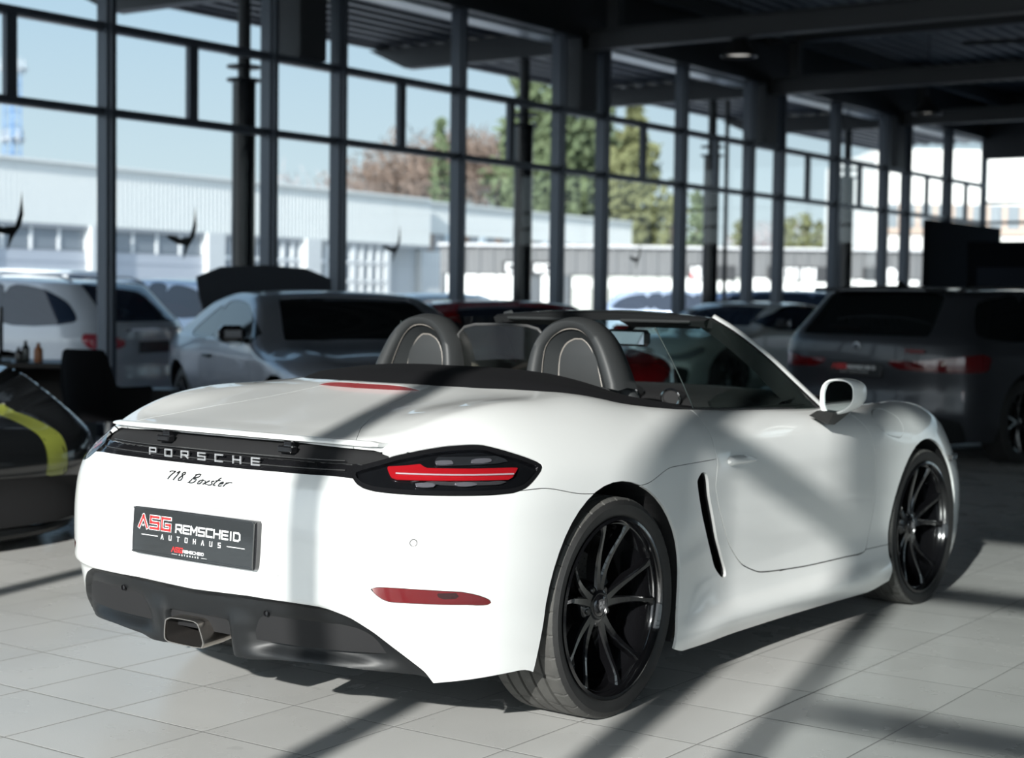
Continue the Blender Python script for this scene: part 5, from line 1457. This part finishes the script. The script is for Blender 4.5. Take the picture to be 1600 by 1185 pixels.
# white estate outside on the forecourt
m_wh = mat('white paint of parked cars', (.62, .65, .70), .25, 0, 1)
Pw = dict(Pe, paint=m_wh, W=1.86, belt=.97, ro=1.08, wb=2.94, tum=.42, rim=mat('silver alloy', (.4, .4, .42), .3, .8), glass=mat('dark blue privacy glass', (.02, .03, .05), .05), hip=.01,
    top=[(-1.12, 1.02), (-1.0, 1.12), (-.85, 1.28), (-.60, 1.42), (-.2, 1.45), (.5, 1.47), (1.3, 1.46), (1.75, 1.40), (2.6, 1.04), (2.85, 1.0), (3.5, .92), (3.8, .75), (3.95, .6)],
    side=[('side_window', [(-.75, 1.03), (-.60, 1.22), (-.30, 1.345), (.10, 1.37), (.12, 1.02)]), ('side_window', [(.16, 1.37), (.50, 1.38), (.30, 1.02), (.16, 1.02)]), ('side_window', [(.54, 1.38), (1.2, 1.38), (1.2, 1.01), (.34, 1.02)]), ('side_window', [(1.25, 1.38), (1.6, 1.35), (2.35, 1.03), (1.25, 1.005)])],
    patch=[('tail_lamp', mat('red lamp glass', (.50, .02, .04), .1, 0, 1), smooth_poly([(.50, .86), (.75, .90), (1.08, .92), (1.12, .86), (1.02, .78), (.75, .76), (.48, .80)], 3), 'rs'),
           ('rear_diffuser', MATT_BLACK, smooth_poly([(-.2, .33), (.6, .33), (.78, .30), (.74, .12), (-.2, .12)], 3), 'ry')], plate=(-1, .78, False), handles=[(.45, .88), (1.35, .87)])
H = math.radians(195)
e2, F2_ = make_car('estate_car', 'white estate car outside the glass at far left, red tail lamps and dark rear window', (-13.45, 11.0, -.03), H, Pw)
for s_ in (-1, 1):
    m = MB(); m.tube([(-.55, s_*.62, 1.42), (-.40, s_*.62, 1.475), (.4, s_*.62, 1.51), (1.2, s_*.61, 1.50), (1.45, s_*.60, 1.44)], .014, 8); m.build('roof_rail', mat('satin aluminium', (.45, .46, .48), .3, .9), e2, True)
m = MB(); m.box((on_rear(F2_, 0, .95)-.004, 0, .955), (.012, 1.0, .025), bev=.004); m.build('chrome_strip', CHROME, e2, True)

# further cars outside
Ps = dict(Pw, q=.6, plate=None)
def far_car(nm, label, px, dep, deg, P, group=None, dz=0):
    p = at_px(px, dep); return make_car(nm, label, (p.x, p.y, dz), math.radians(deg), P, group=group)[0]
Pv = dict(Ps); Pv['top'] = [(x, z+.18 if z > 1.2 else z+.06) for x, z in Pw['top']]; Pv['belt'] = 1.05
far_car('parked_car', 'tall white car outside behind the white estate, only its roof showing', 95, 26.5, 190, dict(Pv, paint=mat('plain white paint', (.75, .76, .76), .25, 0, 1)))
far_car('parked_car', 'silver blue estate car outside between the white estate and the grey coupe', 345, 20.5, 178, dict(Ps, paint=mat('silver blue paint', (.34, .40, .50), .3, .4, 1)))
far_car('parked_car', 'distant white car outside right of the grey coupe', 650, 30, 200, dict(Pc, q=.6, doors=[], paint=mat('plain white paint', (.75, .76, .76), .25, 0, 1), patch=[], plate=None, handles=[]))
far_car('parked_car', 'distant silver car outside just left of the mullion behind the left roll bar', 705, 24, 140, dict(Pc, q=.6, doors=[], paint=mat('silver blue paint', (.34, .40, .50), .3, .4, 1), patch=[], plate=None, handles=[]))

# red coupe seen over and through the roadster's windscreen
m_rd = mat('red car paint', (.30, .006, .010), .22, 0, 1)
Pr = dict(Pc, paint=m_rd, rim=WHEEL_BLACK, glass=mat('dark blue privacy glass', (.02, .03, .05), .05), mirm=m_rd, hm=m_rd, plate=None,
    top=[(-.95, .80), (-.8, .92), (-.5, .97), (-.1, 1.08), (.4, 1.225), (.9, 1.275), (1.3, 1.265), (1.55, 1.21), (2.2, .95), (2.4, .91), (3.0, .84), (3.35, .70), (3.5, .52)])
red, Fr_ = make_car('coupe', 'red coupe standing behind the white roadster, seen above its wind deflector', (-9.91, 12.93, 0), math.radians(328.4), Pr)
# pale car further right
Pg = dict(Pr, paint=mat('pale grey white paint', (.60, .63, .62), .28, 0, 1), mirm=GLOSS_BLACK)
make_car('sports_car', 'low white coupe between the red coupe and the dark grey estate', (-9.93, 20.98, 0), math.radians(260), Pg)
far_car('parked_car', 'distant blue car outside behind the low white coupe', 1180, 30, 10, dict(Ps, paint=mat('blue grey paint', (.18, .25, .40), .3, .3, 1)))
far_car('parked_car', 'distant pale blue car outside at the foot of the grey building', 1010, 40, 20, dict(Ps, paint=mat('pale blue paint', (.40, .48, .62), .3, .3, 1)))

# black sports car with lime stripes at the left edge
m_bk = mat('black car paint', (.008, .009, .010), .16, 0, 1)
m_lime = mat('lime stripe', (.22, .25, .045), .3, 0, 1)
Pb = dict(RZ0, wb=2.60, ro=.85, fo=1.00, W=2.00, belt=.86, tum=.6, k=.06, n=3.4, Lf=.62, crown=.06, bot=.12, rw=.345, paint=m_bk, fen=.21, feny=.80, fenx=2.80,
    top=[(-1.0, .85), (-.6, 1.0), (0, 1.08), (.6, 1.16), (1.1, 1.18), (1.5, 1.12), (2.05, .86), (2.4, .78), (2.9, .69), (3.2, .655), (3.42, .60), (3.56, .53), (3.66, .42)],
    fz=[.05, .12, .30, .42, .55, .62, .9], fx=[.06, .0, .05, .03, .06, .14, .5],
    side=[('side_window', [(.5, .90), (.7, 1.05), (1.2, 1.10), (1.9, .88)])], screens=[('windscreen', 1.45, 2.05, .50, .68, .86)],
    patch=[('stripe_line', mat('dark stripe line', (.02, .022, .012), .3, 0, 1), (.455, .006), 'band'), ('stripe_line', mat('dark stripe line', (.02, .022, .012), .3, 0, 1), (.567, .006), 'band'),
           ('stripe', m_lime, (.511, .078), 'band'),
           ('grille', DEEP_BLACK, smooth_poly([(-.1, .345), (.66, .34), (.84, .28), (.86, .17), (.6, .13), (-.1, .13)], 3), 'fy')], mir=(1.75, .95))
bk, Fb_ = make_car('sports_car', 'black sports car nose with a lime green stripe at the left edge of the picture', (-10.33, 4.92, 0), math.radians(1.5), Pb)
m = MB(); V = [(3.60+.0-.5*(abs(y)/.95)**3, y, .085) for y in np.linspace(-.93, .93, 15)]
m.tube([(a-.01, b, c) for a, b, c in V], .028, 8); m.build('front_splitter', MATT_BLACK, bk, True)

# ---------------------------------------------------------------- office corner at the far left
def fp(px, depth, z=0.0): return at_px(px, depth, z)
p = fp(20, 12.9); R_ = math.radians(35)
d = empty('desk', (p.x, p.y, 0), R_); tag(d, 'dark wooden office desk by the glass at the far left, bottles standing on it', 'desk')
m = MB(); m.box((0, 0, .725), (1.25, .75, .04), bev=.006); m.build('desk_top', mat('dark walnut', (.020, .015, .012), .45, var=(8, .5)), d, True)
m = MB(); m.box((0, .30, .40), (1.15, .025, .58)); m.build('modesty_panel', mat('dark walnut', (.05, .035, .03), .35), d)
for x in (-.55, .55):
    m = MB(); m.box((x, 0, .352), (.06, .65, .705)); m.build('leg', MATT_BLACK, d)
def bottle(px, h, r, m_, label, cap=None):
    q = fp(px, 12.75, .745); b = empty('bottle', tuple(q)); tag(b, label, 'bottle', 'bottles on the office desk')
    mm = MB(); mm.lathe([(0, 0), (r, .0), (r, h*.62), (r*.9, h*.70), (r*.42, h*.82), (r*.40, h*.92), (0, h*.92)], n=20); mm.build('bottle_body', m_, b, True)
    mm = MB(); mm.lathe([(r*.46, h*.90), (r*.46, h), (0, h)], n=16); mm.build('cap', cap or MATT_BLACK, b, True)
bottle(29, .115, .027, mat('dark brown glass', (.015, .010, .008), .1), 'small dark bottle, leftmost on the office desk')
bottle(40, .165, .030, mat('dark green glass', (.008, .014, .012), .1), 'tall dark bottle in the middle on the office desk')
bottle(60, .150, .034, mat('amber spray bottle', (.32, .10, .02), .3), 'amber orange bottle, rightmost on the office desk', mat('brown cap', (.16, .06, .02), .4))
q = fp(-2, 12.7, .745); mo = empty('monitor', tuple(q), math.radians(-20)); tag(mo, 'black computer monitor cut off by the left picture edge', 'monitor')
m = MB(); m.box((0, 0, .25), (.14, .03, .36), bev=.006); m.build('screen', GLOSS_BLACK, mo, True)
m = MB(); m.box((0, 0, .04), (.03, .03, .08)); m.box((0, 0, .006), (.18, .14, .012)); m.build('stand', MATT_BLACK, mo)
# armchair: moulded shell with its back to the camera
q = fp(168, 12.05); ch = empty('armchair', (q.x, q.y, 0), math.radians(125-90-25)); tag(ch, 'black office armchair with tall straight back in front of the white estate car', 'chair')
mch = mat('black upholstery', (.005, .005, .006), .95, spec=.1)
V = []; n = 40
for i in range(n+1):
    a = math.radians(-200+220*i/n)           # open towards +y
    x, y = .31*math.cos(a), .29*math.sin(a)
    back = max(0, -math.sin(a)); hb = .60+.27*sstep(.62, .86, back)+0
    hb = float(hb)
    V += [(x*.86, y*.86, .40), (x*1.02, y*1.02, hb), (x*1.06, y*1.06+.0, hb+.015), (x*1.12, y*1.12, hb), (x*.98, y*.98, .36)]
F_ = [(i*5+k, i*5+(k+1) % 5, (i+1)*5+(k+1) % 5, (i+1)*5+k) for i in range(n) for k in range(5)]
mk('backrest', V, F_, mch, ch, True, 60)
m = MB(); m.box((0, .04, .42), (.52, .50, .10), bev=.04); m.build('seat', mch, ch, True)
m = MB(); m.tube([(0, 0, .06), (0, 0, .38)], .03, 12); m.build('column', CHROME, ch, True)
m = MB()
for k in range(5):
    a = 2*math.pi*k/5; m.tube([(0, 0, .09), (.30*math.cos(a), .30*math.sin(a), .055)], [.025, .016], 8); m.lathe([(0, -.028), (.028, -.02), (.028, .02), (0, .028)], c=(.30*math.cos(a), .30*math.sin(a), .030), axis='X', n=14)
m.build('base', MATT_BLACK, ch, True)
q = fp(252, 13.0); pb = empty('pedestal', (q.x, q.y, 0), math.radians(35)); tag(pb, 'small white pedestal cabinet with black top beside the grey coupe rear wheel', 'cabinet')
m = MB(); m.box((0, 0, .20), (.20, .34, .40), bev=.005); m.build('cabinet_body', mat('white melamine', (.55, .56, .58), .4), pb, True)
m = MB(); m.box((0, 0, .47), (.21, .36, .13), bev=.008); m.build('cabinet_top', MATT_BLACK, pb, True)
# ---------------------------------------------------------------- outside world
rnd = random.Random(7)
# white works hall
XH = -43.0; HT, HB = 5.45, 3.45
m_corr = mat('white trapezoid cladding', (.66, .68, .66), .6)
hall = empty('works_hall', (-43.6, 40, -.03), math.radians(4.6)); tag(hall, 'long white industrial hall with ribbed cladding above a row of doors', 'building')
def HV(y): return y-40
m = MB(); prof = []; y = -10.0
V = []; F_ = []
def clad(mb, y0, y1, x, z0, z1, pitch=.22, d=.014):
    yy = y0; P = []
    while yy < y1: P += [(x, yy), (x, yy+pitch*.55), (x+d, yy+pitch*.65), (x+d, yy+pitch*.9)]; yy += pitch
    n = len(P); mb.add([(a, HV(b_), z0) for a, b_ in P]+[(a, HV(b_), z1) for a, b_ in P], [(i, i+1, n+i+1, n+i) for i in range(n-1)])
clad(m, -10, 57, .0, HB, HT); m.box((-.1, HV(23.4), HT+.03), (.5, 67, .10)); m.box((.05, HV(23.4), HB-.06), (.25, 67, .14), mi=1)
m.build('upper_cladding', [m_corr, mat('grey gutter', (.25, .27, .29), .5)], hall)
m = MB(); clad(m, 57.3, 78, -.6, 4.05, 5.45); m.box((-.7, HV(67.6), 5.45), (.5, 20.8, .1)); m.build('rear_cladding', m_corr, hall)
m = MB(); m.box((-10, HV(34), 2.6), (18.2, 87, 5.2)); m.build('hall_core', mat('pale wall', (.55, .57, .58), .8), hall)
m_grey = mat('grey sectional door', (.42, .45, .50), .5); m_win = mat('hall window glass', (.20, .23, .26), .2); m_wf = mat('white window frame', (.75, .77, .77), .5); m_pil = mat('white pillar', (.58, .60, .60), .7)
yy = 2.0; i = 0
while yy < 54:
    m = MB(); m.box((.12, HV(yy), HB/2), (.35, .95, HB)); m.build('pillar', m_pil, hall)
    kind = 'door' if yy < 40 else 'grid'
    if 28 < yy < 33: kind = 'door'
    y0, y1 = yy+.5, yy+5.3
    if kind == 'door':
        m = MB(); m.box((.02, HV((y0+y1)/2), 1.3), (.08, y1-y0, 2.6))
        for k in range(5): m.box((.07, HV((y0+y1)/2), .5*k+.25), (.02, y1-y0, .02))
        m.build('sectional_door', m_grey, hall)
        m = MB(); m.box((.0, HV((y0+y1)/2), 3.0), (.08, y1-y0, .75)); 
        for k in range(5): m.box((.05, HV(y0+(y1-y0)*k/4), 3.0), (.06, .10, .78), mi=1)
        m.build('strip_window', [m_win, m_wf], hall)
    else:
        m = MB(); m.box((.0, HV((y0+y1)/2), 1.7), (.08, y1-y0, 3.4))
        for k in range(9): m.box((.06, HV(y0+(y1-y0)*k/8), 1.7), (.08, .16 if k % 4 else .34, 3.4), mi=1)
        for k in range(5): m.box((.06, HV((y0+y1)/2), .25+.78*k), (.08, y1-y0, .12), mi=1)
        m.build('lattice_window', [m_win, m_wf], hall)
    yy += 5.8; i += 1
m = MB(); m.box((-.75, HV(67.6), 3.65), (.2, 20.6, .8)); 
for k in range(14): m.box((-.62, HV(58+k*1.5), 3.65), (.1, .5, .8), mi=1+(k % 2))
m.build('strip_window', [m_win, mat('brown window frame', (.16, .10, .07), .6), mat('blue white blind', (.50, .58, .62), .6)], hall)
m = MB(); m.box((-.7, HV(67.6), 1.65), (.3, 20.6, 3.2)); m.build('lower_wall', m_pil, hall)
for yv in (29.6, 37.5, 46.5, 12.0):
    m = MB(); m.lathe([(1.0, 0), (.95, .22), (.6, .42), (0, .5)], c=(-5, HV(yv), 5.35), n=20); m.build('roof_dome', mat('white rooflight dome', (.78, .80, .78), .4), hall, True)

# low grey showroom facing the camera
def local_frame(px, depth, z=0.0):
    p = Fw*depth+Rt*((px-800)/FPX*depth); return Vector((p.x, p.y, z))
DG = 60.0; kx = DG/FPX
g0 = local_frame(800, DG); ang = math.atan2(Rt.y, Rt.x)
gb = empty('showroom_building', (g0.x, g0.y, 0), ang); tag(gb, 'low grey clad showroom with white lit shop front and dark sign boards', 'building')
def gx(px): return (px-800)*kx
def gz(py, px=1000): return CAMH+((461+.0136*(px-800))-py)*kx
x0, x1 = gx(686), gx(1440)
m_gc = mat('grey ribbed cladding', (.135, .14, .145), .7)
m = MB(); P = []; x = x0
while x < x1: P += [(x, 0), (x+.25, 0), (x+.30, -.05), (x+.45, -.05)]; x += .5
n = len(P); zt, zb = gz(387), gz(431)
m.add([(a, b_, zb) for a, b_ in P]+[(a, b_, zt) for a, b_ in P], [(i, i+1, n+i+1, n+i) for i in range(n-1)]); m.box(((x0+x1)/2, 4, (zt)/2), (x1-x0, 7.9, zt-.02)); m.box(((x0+x1)/2, -.06, zt), (x1-x0+.2, .3, .10), mi=1)
m.build('cladding', [m_gc, mat('pale coping', (.5, .51, .52), .5)], gb)
m_lit = mat('lit shop front', (.8, .82, .80), .5, emis=((1, 1, .96), .35)); m_bl = mat('pale blinds', (.50, .52, .48), .6)
cells = [(688, 694, 1), (696, 705, 0), (712, 744, 0), (747, 772, 0), (775, 805, 0), (808, 842, 1), (844, 862, 0), (865, 888, 1), (892, 920, 2), (922, 950, 2), (952, 990, 2), (992, 1025, 2), (1027, 1060, 2), (1066, 1100, 0), (1103, 1140, 2), (1144, 1166, 2), (1170, 1203, 0), (1210, 1240, 2), (1243, 1290, 2), (1296, 1330, 0), (1334, 1372, 0), (1376, 1430, 0)]
for a, b_, t_ in cells:
    m = MB(); zc0, zc1 = .25, gz(433); m.box(((gx(a)+gx(b_))/2, -.03, (zc0+zc1)/2), (gx(b_)-gx(a), .08, zc1-zc0))
    if t_ == 2: m.box(((gx(a)+gx(b_))/2, -.075, zc1-.28), (gx(b_)-gx(a), .02, .30), mi=1)
    m.build('shop_window', [(m_lit, mat('dark shop glass', (.10, .11, .12), .2), m_bl)[t_], m_lit], gb)
m_sg_ = mat('anthracite sign board', (.025, .027, .030), .5)
def sign(a, b_, y0, y1, glyphs):
    m = MB(); m.box(((gx(a)+gx(b_))/2, -.14, (gz(y0)+gz(y1))/2), (gx(b_)-gx(a), .10, abs(gz(y0)-gz(y1)))); sg = m.build('sign_board', m_sg_, gb)
    for ga, gb_, h0, h1, mm in glyphs:
        m = MB(); x = gx(ga); w_ = gx(gb_)-x; k = 0
        z0, z1 = gz(h1), gz(h0)
        if mm is None: continue
        n_ = max(1, int(round(w_/.33)))
        for k in range(n_):
            cw = w_/n_; m.tube([(x+cw*(k+.15), -.20, z0), (x+cw*(k+.15), -.20, z1), (x+cw*(k+.78), -.20, z1), (x+cw*(k+.78), -.20, z0), (x+cw*(k+.15), -.20, z0)], .055, 5)
        m.build('sign_lettering', mm, sg)
m_sw = mat('white sign letters', (.85, .86, .85), .4, emis=((1, 1, 1), .25)); m_sr = mat('red sign mark', (.6, .03, .04), .4)
sign(783, 864, 411, 431, [(787, 806, 416, 427, m_sw), (832, 860, 416, 427, m_sw)])
sign(1072, 1144, 414, 436, [(1076, 1098, 417, 433, m_sw), (1076, 1082, 427, 434, m_sr)])
sign(1195, 1300, 414, 436, [(1217, 1242, 417, 434, m_sw), (1247, 1270, 417, 434, m_sw)])
sign(1344, 1364, 414, 434, []); 
m = MB(); m.lathe([(0, -.05), (.24, -.05), (.24, .05), (0, .05)], c=(gx(1385), -.2, gz(425)), axis='Y', n=24); m.build('round_sign', m_sw, gb)

# tall pale building far right
pb_ = empty('office_building', tuple(local_frame(1500, 75)), ang); tag(pb_, 'pale office block with brown window piers beyond the right end of the glass', 'building')
k2 = 75/FPX; hx = lambda px: (px-1500)*k2; hz_ = lambda py: CAMH+((469)-py)*k2
m_pale = mat('pale render', (.80, .80, .76), .7); m_br = mat('beige pier', (.42, .33, .27), .7)
m = MB(); m.box((hx(1560), 6, (hz_(235))/2), (hx(1760)-hx(1360), 12, hz_(235))); m.build('facade', m_pale, pb_)
for (y0, y1) in ((320, 362), (405, 445)):
    m = MB(); m.box((hx(1560), -.05, (hz_(y0)+hz_(y1))/2), (hx(1750)-hx(1365), .1, hz_(y0)-hz_(y1)))
    for k in range(16): m.box((hx(1372+k*27), -.12, (hz_(y0)+hz_(y1))/2), (.22, .12, hz_(y0)-hz_(y1)), mi=1)
    m.box((hx(1560), -.12, hz_(y1)), (hx(1750)-hx(1365), .2, .25), mi=1)
    m.build('window_band', [mat('grey office glass', (.20, .23, .25), .1), m_br], pb_)

# trees
def leafcloud(pts, size, n, col, name, parent, thin=1.0):
    V = []; F_ = []
    for _ in range(n):
        c, r = pts[rnd.randrange(len(pts))]
        d = Vector((rnd.gauss(0, 1), rnd.gauss(0, 1), rnd.gauss(0, .8))); d = d.normalized()*r*rnd.random()**.45
        p = Vector(c)+d; u = Vector((rnd.gauss(0, 1), rnd.gauss(0, 1), rnd.gauss(0, 1))).normalized(); v = u.orthogonal().normalized(); s_ = size*(.6+.8*rnd.random())
        i = len(V); V += [p-u*s_, p-v*s_*.45*thin, p+u*s_, p+v*s_*.45*thin]; F_.append((i, i+1, i+2, i+3))
    o = mk(name, V, F_, col, parent, False); o['kind'] = 'stuff' if parent is None else ''
    if parent is not None: del o['kind']
    return o
m_con = mat('olive conifer needles', (.085, .115, .055), .8, var=(.8, .45)); m_con2 = mat('yellowish spruce needles', (.12, .13, .055), .8, var=(.8, .4)); m_twig = mat('bare brown twigs', (.17, .125, .10), .9, var=(1, .2)); m_bark = mat('bark', (.10, .08, .065), .9)  # second needle colour is yellower, used on some of the trees
def conifer(px, dep, h, r, label, m_, n=900, base=.15, irregular=0.0, group='evergreens beyond the hall'):
    p = at_px(px, dep); t = empty('conifer', (p.x, p.y, -.03)); tag(t, label, 'tree', group)
    m = MB(); m.tube([(0, 0, 0), (0, 0, h*.95)], [.28, .04], 8); m.build('trunk', m_bark, t, True)
    pts = []
    L = 16
    for i in range(L):
        f = i/(L-1); z = h*(base+(1-base)*f); rr = r*(1-f)**.8+.15
        nb = 7
        for k in range(nb):
            a = 2*math.pi*(k/nb)+i*1.3; q = rr*(.75+irregular*rnd.uniform(-.6, .5)); pts.append(((q*.62*math.cos(a), q*.62*math.sin(a), z-.15*rr), max(.35, q*.42)))
    leafcloud(pts, .30 if r < 3 else .40, n, m_, 'foliage', t)
def broad(px, dep, h, r, label, m_, n=900, group=None, nm_='bare_tree', thin=.18, size=.55):
    p = at_px(px, dep); t = empty(nm_, (p.x, p.y, -.03)); tag(t, label, 'tree', group)
    m = MB(); m.tube([(0, 0, 0), (0, 0, h*.35)], [.3, .2], 8); pts = []
    for k in range(9):
        a = 2*math.pi*k/9; e = (r*.7*math.cos(a), r*.7*math.sin(a), h*(.62+.25*rnd.random())); m.tube([(0, 0, h*.33), (e[0]*.5, e[1]*.5, h*.52), e], [.14, .09, .03], 5); pts.append((e, r*.45)); pts.append(((e[0]*.6, e[1]*.6, e[2]+.1*h), r*.4))
    m.build('trunk', m_bark, t, True); leafcloud(pts, size, n, m_, 'twigs', t, thin)
conifer(822, 107.64, 17.3, 5.2, 'large olive evergreen tree, left half of the clump above the white hall', m_con, 3600, .15, .6)
conifer(878, 102.12, 17.0, 5.6, 'large olive evergreen tree, middle of the clump above the white hall', m_con, 3600, .15, .6)
conifer(925, 104.88, 15.0, 5.4, 'olive evergreen tree between the two narrow-bay mullions above the white hall', m_con, 3000, .15, .5)
conifer(985, 99.36, 12.7, 5.5, 'spreading olive evergreen, rightmost of the clump above the white hall', m_con2, 2600, .10, .7)
conifer(683, 95, 11.2, 1.6, 'narrow dark spruce rising above the brown bare trees', m_con, 500)
conifer(1045, 95, 6.3, 1.6, 'small spruce at the left of the third canopy column', m_con2, 350); conifer(1085, 92, 6.9, 1.7, 'spruce just left of the third canopy column', m_con, 420)
for i, (px, hh) in enumerate(((1152, 5.8), (1230, 5.9), (1252, 6.2), (1276, 5.7))):
    conifer(px, 98, hh, 1.2, ('brownish spruce between the downpipe and the narrow-bay mullion', 'left spruce of the row of three above the grey showroom', 'middle spruce of the row of three above the grey showroom', 'right spruce of the row of three above the grey showroom')[i], m_con2, 260)
for i, (px, dep, hh, rr) in enumerate(((560, 128.0, 9.6, 5.1), (612, 117.8, 10.6, 5.4), (655, 115.2, 11.9, 5.6), (705, 112.6, 11.9, 4.6), (738, 117.8, 13.2, 3.8))):
    broad(px, dep, hh, rr, 'bare brown tree above the white hall, %s of five in the row' % ('leftmost', 'second from left', 'middle', 'second from right', 'rightmost')[i], m_twig, 1900, 'bare trees above the hall')
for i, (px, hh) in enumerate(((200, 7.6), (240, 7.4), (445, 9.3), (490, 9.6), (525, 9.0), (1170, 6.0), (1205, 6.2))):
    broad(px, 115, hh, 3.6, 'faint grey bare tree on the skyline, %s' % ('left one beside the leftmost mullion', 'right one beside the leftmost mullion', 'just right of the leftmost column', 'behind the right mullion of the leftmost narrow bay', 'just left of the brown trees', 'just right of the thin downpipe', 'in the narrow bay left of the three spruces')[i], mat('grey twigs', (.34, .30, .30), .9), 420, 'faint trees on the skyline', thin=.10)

# lattice mast
p = at_px(20, 120); mt = empty('lattice_mast', (p.x, p.y, -.03)); tag(mt, 'pale blue lattice radio mast far behind the hall at the left edge', 'mast')
m = MB(); H_ = 17.3; w_ = .48
for sx_ in (-1, 1):
    for sy_ in (-1, 1): m.tube([(sx_*w_, sy_*w_, 0), (sx_*w_*.85, sy_*w_*.85, H_)], .055, 5)
for k in range(17):
    z0, z1 = k*H_/17, (k+1)*H_/17
    for sx_, sy_, tx_, ty_ in ((-1, -1, 1, -1), (1, -1, 1, 1), (1, 1, -1, 1), (-1, 1, -1, -1)):
        m.tube([(sx_*w_*.93, sy_*w_*.93, z0), (tx_*w_*.93, ty_*w_*.93, z1)], .03, 4); m.tube([(sx_*w_*.93, sy_*w_*.93, z1), (tx_*w_*.93, ty_*w_*.93, z1)], .03, 4)
m.build('lattice', mat('blue painted steel', (.14, .27, .48), .5), mt)
for z, pr_ in ((17.3, .85), (15.6, .35), (12.2, .7), (10.0, .45)):
    m = MB(); m.box((0, 0, z), (2*pr_, 2*pr_, .10))
    for k in range(6): a = k*1.05; m.tube([(pr_*math.cos(a), pr_*math.sin(a), z-.3), (pr_*math.cos(a), pr_*math.sin(a), z+.7)], .07, 6)
    m.build('antenna_platform', mat('pale antenna', (.36, .39, .42), .6), mt)
